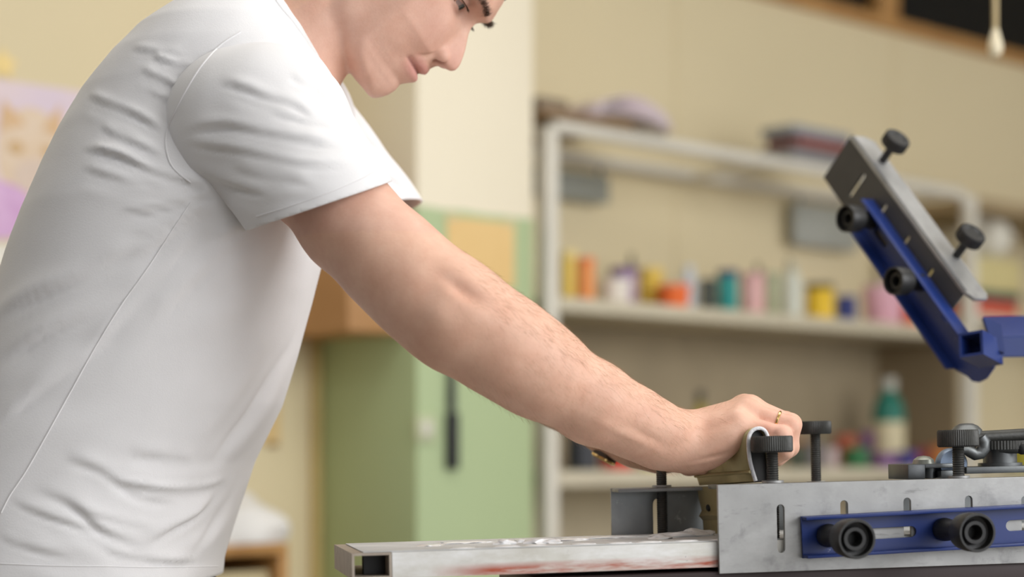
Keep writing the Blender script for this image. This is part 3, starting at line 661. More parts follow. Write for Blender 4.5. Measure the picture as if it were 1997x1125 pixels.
for (pb, ph) in (((1722, 312), (1757, 272)), ((1866, 497), (1895, 458))):
    q = hz(*pb, .002)
    dz = .024
    e = lathe('thumb_screw', [(0, 0), (.0155, 0), (.0165, .0015), (.0165, .0125), (.0155, .0140), (.011, .0140), (.009, .0125), (0, .0125)], M['black'], rh, Matrix.Translation((q[0], q[1], dz)), 90, .0005)
    lathe('shaft', [(0, -dz-.03), (.0050, -dz-.03), (.0050, 0.001), (0, 0.001)], M['black'], e, seg=16)
# blue channel arm
ca = hl(1692, 386, -.001); cb_ = hl(1860, 592, -.001)
zc1 = (ca[1]+cb_[1])/2; xs = hl(1690, 392, -.01)[0]; chh = .042
xe = hl(1905, 700, -.004)[0]+.012
ro = [(xs, zc1-chh), (hl(1872, 712, -.004)[0], zc1-chh)]+[hl(*q, -.004) for q in ((1886, 733), (1896, 743), (1908, 745), (1922, 738), (1936, 718), (1946, 694), (1944, 672))]+[(hl(1898, 652, -.004)[0], zc1), (xs, zc1)]
link('channel_web', plate_me(ro, [slot(hl(1848, 612, -.004)[0], zc1-.012, .016, .008), slot(xs+.045, zc1-.022, .03, .008), slot(xs+.12, zc1-.022, .03, .008)], .003, 'channel_web', .0003), M['blue'], rh, Matrix.Translation((0, -.0025, 0)) @ XZ)
box('channel_flange', (xs, -.021, zc1-.003), (hl(1890, 645, -.01)[0], -.001, zc1), M['blue'], rh, .0006)
box('channel_flange', (xs, -.021, zc1-chh), (hl(1868, 705, -.01)[0], -.001, zc1-chh+.003), M['blue'], rh, .0006)
for px, py in ((1684, 428), (1778, 549)):
    q = hl(px, py, -.02); k_ = lock_knob(rh, Matrix.Translation((q[0], -.0042, q[1])) @ Matrix.Rotation(math.pi/2, 4, 'X'), .0165, .024, .022)
# pivot block and blue arm running right to the press hub
blk = empty('pivot_arm', P(1950, 660, 2.12)); tag(blk, 'blue enamel pivot arm holding the raised print head', 'arm')
def world_part(o, m=Matrix.Identity(4)): o.parent = blk; o.matrix_parent_inverse = Matrix.Identity(4); o.matrix_basis = Matrix.Translation(-blk.location) @ m; return o
bpy.context.view_layer.update()
def slanted(name, poly, d0, d1, m, bev=0):
    """prism: outline given on the photo at depth d0, running back to depth d1"""
    bm = bmesh.new(); off = Vector(((d1-d0)*.20, d1-d0, 0))
    f = [bm.verts.new(P(*q, d0)) for q in poly]; g = [bm.verts.new(v.co+off) for v in f]
    bm.faces.new(f); bm.faces.new(list(reversed(g)))
    for k in range(len(f)): bm.faces.new([f[k], g[k], g[(k+1) % len(f)], f[(k+1) % len(f)]])
    bmesh.ops.recalc_face_normals(bm, faces=bm.faces[:])
    if bev: bmesh.ops.bevel(bm, geom=bm.edges[:], offset=bev, segments=2, affect='EDGES')
    o = link(name, meshof(bm, name, bev > 0), m); o.matrix_local = Matrix.Identity(4)
    return world_part(o)
bm = bmesh.new()
sec = [(697, 2.06), (656, 2.06), (617, 2.105), (617, 2.17), (690, 2.17)]
f = [bm.verts.new(P(1945-(697-y)*.38, y, d)) for y, d in sec]; g = [bm.verts.new(P(2420, y-6, d+.02)) for y, d in sec]
bm.faces.new(f); bm.faces.new(g)
for k in range(5): bm.faces.new([f[k], g[k], g[(k+1) % 5], f[(k+1) % 5]])
bmesh.ops.recalc_face_normals(bm, faces=bm.faces[:]); bmesh.ops.bevel(bm, geom=bm.edges[:], offset=.0015, segments=2, affect='EDGES')
world_part(link('arm_beam', meshof(bm, 'arm_beam', True), M['blue']))
o = hollow('square_tube', -.004, .05, .028, .028, M['blue'], None, Matrix.Identity(4), .003)
world_part(o, frame_mtx(P(1872, 652, 2.04), (.55, .80, .22), (.72, -.60, .35), (.40, -.03, .91)))
gap = slanted('clevis_cheek', [(1916, 618), (1952, 632), (1960, 690), (1936, 680)], 2.05, 2.075, M['blue'], .001)
pz = P(2420, 700, 2.12)
o = lathe('hub_column', [(0, zfr-.10), (.07, zfr-.10), (.07, .24), (0, .24)], M['dksteel'], pr, Matrix.Translation(PI_ @ P(2440, 700, 2.2)) @ Matrix.Translation((0, 0, -(PI_ @ P(2440, 700, 2.2)).z)), 40)
box('hub_arm', (.55, .06, zfr-.10), ((PI_ @ P(2440, 700, 2.2)).x+.05, .13, zfr-.04), M['dksteel'], pr, .003)

# squeegee
sq_d0, sq_d1 = 1.764, 1.892
SA, SB = P(1472, 930, sq_d0), P(1364, 938, sq_d1)
sx = (SB-SA); sl_ = sx.length; sx.normalize(); sy = Vector((0, 0, 1)).cross(sx).normalized(); szz = sx.cross(sy)
QM = frame_mtx(SA, sx, sy, szz)                # x along the squeegee (away), y toward the man (image left), z up
sqe = empty('squeegee', mtx=QM); tag(sqe, 'khaki metal squeegee with white-inked hollow end gripped in both hands', 'squeegee')
def sqp(px, py):
    q = QM.inverted() @ P(px, py, sq_d0); return q.y, q.z
outer = [sqp(*q) for q in ((1376+98, 938), (1466, 915), (1461, 895), (1459, 870), (1460, 852), (1466, 841), (1476, 835), (1488, 834), (1497, 839), (1502, 848), (1504, 862), (1506, 890), (1508, 915), (1510, 938))]
def smooth_poly(pts, n=2):
    for _ in range(n):
        out = [pts[0]]
        for a, b in zip(pts, pts[1:]): out += [(a[0]*.75+b[0]*.25, a[1]*.75+b[1]*.25), (a[0]*.25+b[0]*.75, a[1]*.25+b[1]*.75)]
        pts = out+[pts[-1]]
    return pts
# side profile: ribs along its length, lower skirt down to the blade
low = [sqp(*q) for q in ((1512, 943), (1503, 965), (1500, 990), (1497, 1010), (1494, 1040), (1480, 1040), (1478, 1012), (1469, 1003), (1476, 992), (1470, 968), (1466, 943))]
top_pts = smooth_poly(outer)
def extrude(name, pts, x0, x1, m, parent, closed=True, caps=True):
    bm = bmesh.new(); a = [bm.verts.new((x0, y, z)) for y, z in pts]; b = [bm.verts.new((x1, y, z)) for y, z in pts]
    for k in range(len(pts) if closed else len(pts)-1): bm.faces.new([a[k], a[(k+1) % len(a)], b[(k+1) % len(a)], b[k]])
    if caps: bm.faces.new(a); bm.faces.new(b)
    bmesh.ops.recalc_face_normals(bm, faces=bm.faces[:])
    return link(name, meshof(bm, name, True), m, parent)
o = extrude('handle_shell', top_pts, .0012, sl_, M['squeegee'], sqe, False, False); s_ = o.modifiers.new('wall', 'SOLIDIFY'); s_.thickness = .0024; s_.offset = 0
o = extrude('inked_rim', top_pts, -.0008, .0012, M['whiteedge'], sqe, False, False); s_ = o.modifiers.new('wall', 'SOLIDIFY'); s_.thickness = .0034; s_.offset = 0
inner = [(y*.97+.0, z*.97-.001) for y, z in top_pts]
cy_ = sum(p[0] for p in top_pts)/len(top_pts); inner = [(cy_+(y-cy_)*.80, z-.0022 if z > .03 else z) for y, z in top_pts]
extrude('hollow_shade_core', inner, .005, sl_-.02, M['squeegee_in'], sqe, True, True)  # solid black filler supplies the shade inside the hollow end
extrude('skirt', low, .001, sl_, M['squeegee'], sqe)
tube('groove_bead', [(.0, sqp(1465, 920)[0]+.0012, sqp(1465, 920)[1]), (sl_, sqp(1465, 920)[0]+.0012, sqp(1465, 920)[1])], .0016, M['squeegee'], sqe, 8)
bl0 = [sqp(*q) for q in ((1490, 1038), (1484, 1038), (1485, 1062), (1489, 1062))]
extrude('blade', bl0, .002, sl_-.002, mat('rubber_blade', (.20, .10, .10), .6), sqe)
lathe('rivet', [(0, 0), (.004, 0), (.003, .002), (0, .0024)], M['black'], sqe, Matrix.Translation((sl_-.02, sqp(1477, 978)[0]+.001, sqp(1477, 978)[1]-.004)) @ Matrix.Rotation(-math.pi/2, 4, 'X'), 14)
# ------------------------------------------------------------------ the man: implicit surfaces meshed by surface nets
F32 = np.float32
def smin(a, b, k):
    h = np.clip(.5+.5*(b-a)/k, 0, 1); return b*(1-h)+a*h-k*h*(1-h)
def smax(a, b, k): return -smin(-a, -b, k)
def rcone(p, a, b, r1, r2):
    """tapered capsule"""
    a = np.asarray(a, F32); b = np.asarray(b, F32); ba = b-a; l2 = float(ba @ ba); q = p-a
    h = np.clip((q @ ba)/l2, 0, 1)
    return np.sqrt(((q-h[:, None]*ba)**2).sum(1))-(r1+(r2-r1)*h)
def chain(p, pts, rs, k=.012):
    d = None
    for i in range(len(pts)-1):
        e = rcone(p, pts[i], pts[i+1], rs[i], rs[i+1]); d = e if d is None else smin(d, e, k)
    return d
def ellipsoid(q, r):
    r = np.asarray(r, F32); k0 = np.sqrt(((q/r)**2).sum(1)); k1 = np.sqrt(((q/(r*r))**2).sum(1))+1e-9
    return k0*(k0-1)/k1
def surface_nets(f, lo, hi, h, B=8, pad=1.5, newton=2):
    lo = np.asarray(lo, float); hi = np.asarray(hi, float)
    nb = np.ceil((hi-lo)/(h*B)).astype(int); n = nb*B
    c = np.stack(np.meshgrid(*[np.arange(k) for k in nb], indexing='ij'), -1).reshape(-1, 3)
    cen = (lo+(c*B+(B-1)/2)*h).astype(F32); dv = f(cen)
    D_ = np.repeat(np.repeat(np.repeat(dv.reshape(nb), B, 0), B, 1), B, 2).astype(F32)
    act = c[np.abs(dv) < B*h*.87*pad]
    off = np.stack(np.meshgrid(*[np.arange(B)]*3, indexing='ij'), -1).reshape(-1, 3)
    CH = 900
    for s in range(0, len(act), CH):
        ix = (act[s:s+CH, None, :]*B+off[None]).reshape(-1, 3)
        D_[ix[:, 0], ix[:, 1], ix[:, 2]] = f((lo+ix*h).astype(F32))
    S = D_ < 0
    cs = np.zeros(tuple(n-1), np.int8)
    for i in (0, 1):
        for j in (0, 1):
            for k in (0, 1): cs += S[i:n[0]-1+i, j:n[1]-1+j, k:n[2]-1+k]
    cells = np.argwhere((cs > 0) & (cs < 8))
    idx = np.full(tuple(n-1), -1, np.int32); idx[cells[:, 0], cells[:, 1], cells[:, 2]] = np.arange(len(cells))
    acc = np.zeros((len(cells), 3)); cnt = np.zeros(len(cells))
    cor = [(i, j, k) for i in (0, 1) for j in (0, 1) for k in (0, 1)]
    val = {q: D_[cells[:, 0]+q[0], cells[:, 1]+q[1], cells[:, 2]+q[2]].astype(float) for q in cor}
    for q in cor:
        for ax in range(3):
            if q[ax] == 0:
                q2 = tuple(1 if a == ax else q[a] for a in range(3))
                a, b = val[q], val[q2]; m = (a < 0) != (b < 0)
                t = np.where(m, a/np.where(m, a-b, 1), 0)
                pos = np.tile(np.array(q, float), (len(cells), 1)); pos[:, ax] += t
                acc[m] += pos[m]; cnt[m] += 1
    V_ = lo+(cells+acc/cnt[:, None])*h
    quads = []
    for ax in range(3):
        a1, a2 = (ax+1) % 3, (ax+2) % 3
        sl0 = [slice(None)]*3; sl1 = [slice(None)]*3; sl0[ax] = slice(0, n[ax]-1); sl1[ax] = slice(1, n[ax])
        A, Bb = S[tuple(sl0)], S[tuple(sl1)]
        e = np.argwhere(A != Bb); e = e[(e[:, a1] > 0) & (e[:, a2] > 0) & (e[:, a1] < n[a1]-1) & (e[:, a2] < n[a2]-1)]
        inside = A[e[:, 0], e[:, 1], e[:, 2]]
        def cid(d1, d2):
            q = e.copy(); q[:, a1] -= d1; q[:, a2] -= d2; return idx[q[:, 0], q[:, 1], q[:, 2]]
        qd = np.stack([cid(1, 1), cid(0, 1), cid(0, 0), cid(1, 0)], 1)
        qd[~inside] = qd[~inside][:, ::-1]; quads.append(qd)
    Q = np.concatenate(quads); Q = Q[(Q >= 0).all(1)]
    T4 = np.array([(1, -1, -1), (-1, -1, 1), (-1, 1, -1), (1, 1, 1)], float)*h*.3
    for _ in range(newton):
        g = np.zeros_like(V_); v = np.zeros(len(V_))
        for t in T4:
            d = f((V_+t).astype(F32)).astype(float); g += d[:, None]*t; v += d/4
        g /= (4*(h*.3)**2); gl = np.maximum((g**2).sum(1), .25)
        st = -(v/gl)[:, None]*g; ln = np.sqrt((st**2).sum(1)); st *= np.minimum(1, h/np.maximum(ln, 1e-9))[:, None]
        V_ = V_+st*.8
    return V_, Q
def normals(V_, T):
    n = np.zeros_like(V_); fn = np.cross(V_[T[:, 1]]-V_[T[:, 0]], V_[T[:, 2]]-V_[T[:, 0]])
    for k in range(3): np.add.at(n, T[:, k], fn)
    return n/np.maximum(np.sqrt((n**2).sum(1)), 1e-12)[:, None]
def tris(Q): return np.concatenate([Q[:, [0, 1, 2]], Q[:, [0, 2, 3]]])
def clip(V_, T, g):
    """keep the part of a triangle mesh where g >= 0, cutting triangles exactly"""
    s = g >= 0; k = s[T].sum(1); keep = T[k == 3]; V2 = [V_]; extra = []; nv = len(V_); cache = {}
    new = []
    def cut(i, j):
        key = (i, j) if i < j else (j, i)
        if key not in cache:
            t = g[i]/(g[i]-g[j]); cache[key] = nv+len(new); new.append(V_[i]+(V_[j]-V_[i])*t)
        return cache[key]
    for t in T[(k == 1) | (k == 2)]:
        for r in range(3):
            a, b, c = t[r], t[(r+1) % 3], t[(r+2) % 3]
            if s[a] and not s[b] and not s[c]: extra.append((a, cut(a, b), cut(a, c))); break
            if not s[a] and s[b] and s[c]:
                ab, ac = cut(a, b), cut(a, c); extra += [(ab, b, c), (ab, c, ac)]; break
    VV = np.concatenate([V_]+([np.array(new)] if new else [])); TT = np.concatenate([keep]+([np.array(extra)] if extra else []))
    u, inv = np.unique(TT, return_inverse=True)
    return VV[u], inv.reshape(TT.shape)
def np_mesh(name, V_, T, smooth=True):
    me = bpy.data.meshes.new(name); m = T.shape[1]
    me.vertices.add(len(V_)); me.vertices.foreach_set('co', V_.astype(F32).ravel())
    me.loops.add(T.size); me.loops.foreach_set('vertex_index', T.astype(np.int32).ravel())
    me.polygons.add(len(T)); me.polygons.foreach_set('loop_start', np.arange(0, T.size, m, dtype=np.int32)); me.polygons.foreach_set('loop_total', np.full(len(T), m, np.int32))
    me.update(calc_edges=True)
    if smooth: me.polygons.foreach_set('use_smooth', np.ones(len(T), bool))
    me.validate(); return me
def to_px(V_):
    return CX+V_[:, 0]/V_[:, 1]*FPX, HZ-(V_[:, 2]-CAMZ)/V_[:, 1]*FPX
def polyline_sd(x, y, pts):
    """distance, signed side and position along (0..1) to a 2-D polyline"""
    best = np.full(len(x), 1e9); side = np.zeros(len(x)); along = np.zeros(len(x))
    pts = np.asarray(pts, float); seg = np.sqrt(((pts[1:]-pts[:-1])**2).sum(1)); tot = seg.sum(); acc = 0
    for i in range(len(pts)-1):
        a, b = pts[i], pts[i+1]; d = b-a; t = np.clip(((x-a[0])*d[0]+(y-a[1])*d[1])/(d @ d), 0, 1)
        qx, qy = a[0]+t*d[0], a[1]+t*d[1]; ds = np.hypot(x-qx, y-qy)
        m = ds < best; best[m] = ds[m]; side[m] = np.sign((x-a[0])*-d[1]+(y-a[1])*d[0])[m]; along[m] = ((acc+t*seg[i])/tot)[m]; acc += seg[i]
    return best, side, along
def curve_pts(pts, n=6):
    pts = np.asarray(pts, float); out = []
    for i in range(len(pts)-1):
        p0, p1, p2, p3 = pts[max(i-1, 0)], pts[i], pts[i+1], pts[min(i+2, len(pts)-1)]
        for k in range(n):
            t = k/n; out.append(.5*((2*p1)+(p2-p0)*t+(2*p0-5*p1+4*p2-p3)*t*t+(3*p1-p0-3*p2+p3)*t**3))
    out.append(pts[-1]); return np.array(out)

MID = 1.92
# ---- arms and hands (joints read off the photograph, each with its own depth)
RA = [pa(*q) for q in ((505, 205, 1.80), (600, 325, 1.765), (684, 435, 1.740), (760, 507, 1.722), (819, 563, 1.712), (870, 602, 1.708), (905, 627, 1.710), (988, 679, 1.716), (1053, 723, 1.728), (1159, 787, 1.752), (1236, 824, 1.772), (1290, 852, 1.790), (1326, 862, 1.801))]
RR = [.055, .050, .0455, .0455, .0457, .0460, .0462, .0446, .0414, .0360, .0306, .0278, .0265]
LA = [pa(*q) for q in ((530, 235, 2.05), (625, 350, 2.07), (720, 460, 2.085), (845, 580, 2.085), (925, 640, 2.08), (1000, 690, 2.06), (1100, 765, 2.01), (1190, 828, 1.965), (1245, 856, 1.94), (1285, 870, 1.925))]
LR = [.055, .050, .046, .045, .044, .042, .037, .029, .0265, .0250]
def hand(w, mcp, pip, dip, tip, thumb, heel, k=.009):
    return dict(w=w, mcp=mcp, pip=pip, dip=dip, tip=tip, thumb=thumb, heel=heel)
RH = hand(pa(1326, 858, 1.803),
  [pa(1436, 827, 1.788), pa(1456, 803, 1.803), pa(1462, 796, 1.822), pa(1452, 797, 1.842)],
  [pa(1524, 850, 1.782), pa(1540, 832, 1.797), pa(1541, 828, 1.816), pa(1532, 824, 1.835)],
  [pa(1531, 878, 1.784), pa(1540, 872, 1.799), pa(1538, 872, 1.817), pa(1528, 868, 1.834)],
  [pa(1513, 891, 1.788), pa(1517, 894, 1.802), pa(1512, 893, 1.819), pa(1505, 885, 1.834)],
  [pa(1352, 858, 1.828), pa(1395, 884, 1.852), pa(1435, 890, 1.858), pa(1452, 880, 1.856)],
  [(pa(1358, 885, 1.794), .0170), (pa(1388, 874, 1.789), .0170), (pa(1418, 852, 1.787), .0150)])
LH = hand(pa(1285, 868, 1.925),
  [pa(1410, 850, 1.895), pa(1415, 838, 1.91), pa(1412, 835, 1.925), pa(1405, 838, 1.94)],
  [pa(1478, 862, 1.885), pa(1482, 852, 1.90), pa(1480, 850, 1.918), pa(1470, 850, 1.935)],
  [pa(1482, 890, 1.885), pa(1486, 884, 1.90), pa(1482, 882, 1.918), pa(1472, 880, 1.935)],
  [pa(1470, 902, 1.885), pa(1472, 900, 1.90), pa(1468, 898, 1.918), pa(1458, 895, 1.935)],
  [pa(1300, 872, 1.90), pa(1345, 900, 1.880), pa(1372, 902, 1.870), pa(1392, 896, 1.865)],
  [(pa(1305, 886, 1.920), .0150), (pa(1340, 880, 1.925), .0150), (pa(1370, 868, 1.93), .0150)])
FR = [(.0108, .0098, .0086, .0074), (.0112, .0102, .0090, .0078), (.0115, .0105, .0092, .0080), (.0112, .0102, .0090, .0078)]
def hand_sdf(p, H):
    d = None
    for i in range(4):
        e = rcone(p, H['w'], H['mcp'][i], .0195, .0128); d = e if d is None else smin(d, e, .011)
    d = smin(d, rcone(p, H['mcp'][0], H['mcp'][3], .0112, .0125), .008)
    for c, r in H['heel']: d = smin(d, np.sqrt(((p-c.astype(F32))**2).sum(1))-r, .016)
    fs = None
    for i in range(4):
        e = chain(p, [H['mcp'][i], H['pip'][i], H['dip'][i], H['tip'][i]], FR[i], .003)
        kn = np.sqrt(((p-H['pip'][i].astype(F32))**2).sum(1))-FR[i][1]*1.06
        e = smin(e, kn, .003)
        fs = e if fs is None else smin(fs, e, .0022)
    d = smin(d, fs, .007)
    d = smin(d, chain(p, H['thumb'], (.0165, .0135, .0108, .0090), .006), .009)
    return d
# ---- head, in its own frame (a up the face, b out of the face, c across), pixel units scaled to metres
HS = MID/FPX
yaw = math.radians(5)
h_up = np.array((.79, 0, .61)); h_f0 = np.array((.61, 0, -.79)); h_s0 = np.array((0, 1., 0))
h_up /= np.linalg.norm(h_up); h_f0 -= h_up*(h_f0 @ h_up); h_f0 /= np.linalg.norm(h_f0)
h_fw = h_f0*math.cos(yaw)-h_s0*math.sin(yaw); h_sd = h_s0*math.cos(yaw)+h_f0*math.sin(yaw)
HC = pa(745, 184, MID)+h_s0*.006
HB = np.stack([h_up, h_fw, h_sd], 1).astype(F32)/HS
def head_abc(p): return (p-HC.astype(F32)) @ HB
BA = np.array([-60, -20, 0, 12, 27, 42, 56, 66, 74, 80, 84, 92, 100, 108, 125, 140, 180, 206, 222, 238, 252, 275, 300, 350, 420, 500], float)
BBv = np.array([-40, -10, 1, 5, 6, 2, 10, 17, 17, 10, 9, 18, 17, 13, 13, 10, 2, -4, -3, 3, 9, 6, -3, -30, -95, -200], float)
NA = np.array([0, 112, 120, 127, 134, 142, 152, 160, 170, 182, 200, 214, 224, 232, 600], float)
NB = np.array([0, 0, 4, 16, 33, 39, 40, 38, 34, 28, 17, 8, 4, 0, 0], float)
NW = np.array([14, 14, 15, 17, 18, 18.5, 18.5, 18, 16, 14, 13, 13, 14, 14, 14], float)
def head_sdf(p):
    q = head_abc(p); a, b, c = q[:, 0], q[:, 1], q[:, 2]; w = np.abs(c)
    base = np.interp(a, BA, BBv); lipz = np.exp(-((a-82)/26)**4)
    plain_ = np.interp(a, [-60, 0, 42, 60, 110, 125], [-40, 1, 1, 3, 10, 13])
    base = np.where((a > 45) & (a < 118), plain_+(base-plain_)*np.exp(-(w/44)**4), base)
    fall = 54*(w/100)**2.2+9*lipz*(1-np.exp(-(w/38)**2))*np.exp(-(w/85)**4)
    fall = fall+20*np.exp(-((a-20)/40)**2)*(1-np.exp(-(w/42)**2))
    nose = np.interp(a, NA, NB)*np.exp(-(w/np.interp(a, NA, NW))**2.4)
    alar = 6*np.exp(-((a-139)/16)**2-((w-25)/12)**2)
    sock = -24*np.exp(-((a-226)/22)**2-((w-54)/30)**2)
    brow = 7*np.exp(-((a-256)/15)**2-((w-50)/34)**2)
    cheek = 9*np.exp(-((a-165)/42)**2-((w-72)/32)**2)
    naso = -5.0*np.exp(-((w-(30+(138-a)*.42))/5.5)**2)*np.clip((a-92)/14, 0, 1)*np.clip((152-a)/10, 0, 1)
    corner = -5*np.exp(-((a-84)/7)**2-((w-46)/8)**2)
    line = -3.2*np.exp(-((a-81.5)/3.0)**2)*np.exp(-(w/44)**6)
    Bf = base-fall+nose+alar+sock+brow+cheek+naso+corner+line
    Ff = (b-Bf)*.80
    G = ellipsoid(q-np.array((300, -185, 0), F32), (158, 190, 142))
    G = smin(G, ellipsoid(q-np.array((170, -85, 0), F32), (150, 150, 122)), 40)
    cc = np.stack([a, b, w], 1)
    jaw = rcone(cc, (16, -24, 10), (46, -152, 80), 32, 30); jaw = smin(jaw, rcone(cc, (46, -152, 80), (190, -180, 98), 30, 28), 30)
    jaw = smin(jaw, ellipsoid(cc-np.array((90, -85, 58), F32), (92, 95, 60)), 40)
    jaw = smin(jaw, ellipsoid(q-np.array((50, -85, 0), F32), (70, 100, 90)), 30)
    G = smin(G, jaw, 30)
    G = smin(G, ellipsoid(q-np.array((22, -18, 0), F32), (33, 34, 40)), 20)
    G = smin(G, ellipsoid(q-np.array((150, 10, 0), F32), (60, 62, 44)), 14)
    G = smin(G, ellipsoid(q-np.array((86, -15, 0), F32), (46, 48, 60)), 14)
    d = smax(G, Ff, 5)
    d = smin(d, ellipsoid(cc-np.array((139, 9, 23), F32), (16, 22, 13)), 5)
    for e in (1,):
        eye = np.sqrt((a-224)**2+(b+44)**2+(w-55)**2)-24.5
        slit = np.sqrt(((a-221)/7.0)**2+((w-59)/19)**2)-1
        dist = eye+24.5
        d = smin(d, eye, 5); d = np.where((slit < 0) & (b > -75) & (a > 200) & (a < 245), np.maximum(d, dist-19.5), d)
    nost = np.sqrt(((a-127)/10)**2+((b-17)/14)**2+((w-15)/8)**2)-1
    d = smax(d, -nost*7, 3)
    ear = ellipsoid(np.stack([a-205, b+215, w-136], 1)@np.array(((1, .2, 0), (-.2, .9, .45), (0, -.45, .9)), F32).T, (62, 36, 12))
    d = smin(d, ear, 8)
    return d*HS
NK0, NK1 = pa(545, 132, MID), pa(690, -50, MID); CK0, CK1 = pa(537, 126, MID), pa(680, -56, MID)
TY = np.array([-70, -45, 0, 40, 80, 130, 200, 270, 340, 420, 505, 590, 690, 790, 900, 1000, 1090, 1150, 1260], float)
TB = np.array([478, 440, 393, 335, 276, 226, 171, 129, 97, 62, 30, 0, -38, -75, -105, -125, -140, -146, -150], float)
TF = np.array([500, 530, 560, 590, 615, 635, 652, 655, 650, 640, 626, 604, 576, 546, 492, 457, 430, 424, 420], float)
TH = np.array([.02, .055, .09, .118, .138, .152, .164, .170, .178, .184, .182, .180, .180, .182, .186, .190, .194, .196, .196])
def torso(p, grow=0.0):
    py = HZ-(p[:, 2]-CAMZ)/MID*FPX
    xb = (np.interp(py, TY, TB)-CX)/FPX*MID; xf = (np.interp(py, TY, TF)-CX)/FPX*MID; hw = np.interp(py, TY, TH)+grow
    ax = (xf-xb)/2+grow; cx = (xf+xb)/2
    u = np.abs((p[:, 0]-cx)/ax); v = np.abs((p[:, 1]-MID)/hw); e = 2.25
    k = (u**e+v**e)**(1/e)
    d = (k-1)*np.minimum(ax, hw)
    ztop = CAMZ-(-62-HZ)/FPX*MID
    return smax(d*.9, p[:, 2]-ztop-grow, .02)
def bbox_d(p, lo, hi):
    q = np.maximum(np.maximum(np.asarray(lo, F32)-p, p-np.asarray(hi, F32)), 0); return np.sqrt((q**2).sum(1))
def grouped(p, f, lo, hi, m=.03):
    """evaluate f only near its box, elsewhere a safe lower bound"""
    bd = bbox_d(p, lo, hi); out = bd+m; near_ = bd < m
    if near_.any(): out[near_] = np.minimum(f(p[near_]), 10)
    return out
def pts_box(pts, pad): a = np.array(pts); return a.min(0)-pad, a.max(0)+pad
b_ra, b_la = pts_box(RA, .06), pts_box(LA, .06)
hp = lambda H: [H['w']]+H['mcp']+H['pip']+H['dip']+H['tip']+H['thumb']+[c for c, r in H['heel']]
b_rh, b_lh = pts_box(hp(RH), .03), pts_box(hp(LH), .03)
hcorn = np.array([HC+h_up*a*HS+h_fw*b*HS+h_sd*c*HS for a in (-30, 470) for b in (-385, 60) for c in (-150, 150)])
b_hd = (hcorn.min(0), hcorn.max(0))
ZCUT = CAMZ-(1150-HZ)/FPX*MID
def arm_r(p):
    d = chain(p, RA, RR, .02)
    d = smin(d, rcone(p, pa(835, 610, 1.700), pa(852, 632, 1.700), .022, .020)-.0+.004, .02)
    return d
def body_sdf(p):
    tb_ = torso(p, -.022)
    tb_ = smin(tb_, rcone(p, pa(505, 205, 1.80), pa(560, 235, 2.05), .05, .05), .03)
    d = smin(tb_, grouped(p, arm_r, *b_ra), .02); d = smin(d, grouped(p, lambda q: chain(q, LA, LR, .02), *b_la), .02)
    d = smin(d, grouped(p, lambda q: hand_sdf(q, RH), *b_rh), .012); d = smin(d, grouped(p, lambda q: hand_sdf(q, LH), *b_lh), .012)
    pn = p.copy(); pn[:, 1] = (pn[:, 1]-MID)/.82+MID; nk = rcone(pn, NK0, NK1, .0605, .0545)*.9
    d = smin(d, nk, .03)
    d = smin(d, grouped(p, head_sdf, *b_hd), .006)
    return smax(d, ZCUT+.03-p[:, 2], .01)
lo_b = np.minimum.reduce([np.array((-.62, 1.70, ZCUT-.06)), b_ra[0]]); hi_b = np.array((max(b_rh[1][0], b_hd[1][0])+.01, 2.16, b_hd[1][2]+.02)); lo_b[1] = 1.645
SKIN_H = .0023
BV, BQ = surface_nets(body_sdf, lo_b, hi_b, SKIN_H)
def near_facing(V_, T):
    n = normals(V_, T); return np.clip(-n[:, 1]*1.6+.25, 0, 1), n
bw_, bn = near_facing(BV, tris(BQ))
bx, by = to_px(BV)
def dent(x, y, cx, cy, sa, sb, ang):
    c, s = math.cos(ang), math.sin(ang); u = (x-cx)*c+(y-cy)*s; v = -(x-cx)*s+(y-cy)*c
    return np.exp(-(u/sa)**2-(v/sb)**2)
disp = np.zeros(len(BV)); armm = (BV[:, 1] < 1.80)
for cx, cy, sa, sb, an, am in ((905, 566, 46, 15, .62, -4.6), (845, 545, 30, 60, .3, -2.2), (852, 612, 34, 30, .4, 2.6), (960, 625, 60, 36, .6, 2.0), (700, 470, 60, 50, .7, 1.5), (1262, 850, 40, 10, .5, -1.5), (1215, 845, 60, 9, .45, 1.1), (1322, 838, 26, 20, .3, 1.8), (1388, 892, 34, 4.0, -.25, -1.6), (1378, 899, 30, 3.5, -.2, 1.0), (1400, 830, 40, 9, -.45, -1.2), (1440, 800, 18, 12, -.3, 1.2), (1490, 842, 10, 7, .8, -1.6), (1507, 846, 10, 4, -.5, -2.0), (1400, 866, 30, 5, -.5, -1.0)):
    disp += am*.001*dent(bx, by, cx, cy, sa, sb, an)*armm
BV = BV+bn*(disp*bw_)[:, None]
# neck tendon and jaw line stay in the surface; now the skin colour, with crease and recess shade painted in
habc = head_abc(BV.astype(F32)); ha, hb, hw_ = habc[:, 0], habc[:, 1], np.abs(habc[:, 2])
col = np.tile(np.array((.78, .495, .365)), (len(BV), 1))
def paint(mask, c):
    global col
    mask = np.clip(mask, 0, 1)[:, None]; col = col*(1-mask)+np.array(c)*mask
inhead = (BV[:, 2] > 1.2) & (hb > -200)
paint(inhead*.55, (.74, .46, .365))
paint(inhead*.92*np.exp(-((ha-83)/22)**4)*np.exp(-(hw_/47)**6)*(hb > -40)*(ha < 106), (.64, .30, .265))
paint(inhead*.95*np.exp(-((ha-81.5)/3.2)**2)*np.exp(-(hw_/50)**6)*(hb > -40), (.26, .085, .07))  # dark parting line, shade between the lips painted in
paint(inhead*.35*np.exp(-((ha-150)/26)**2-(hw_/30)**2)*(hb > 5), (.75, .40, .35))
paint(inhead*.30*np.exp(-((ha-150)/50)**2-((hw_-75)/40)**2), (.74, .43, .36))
paint(inhead*.30*np.exp(-((ha-30)/50)**2)*(hb > -170), (.66, .45, .375))
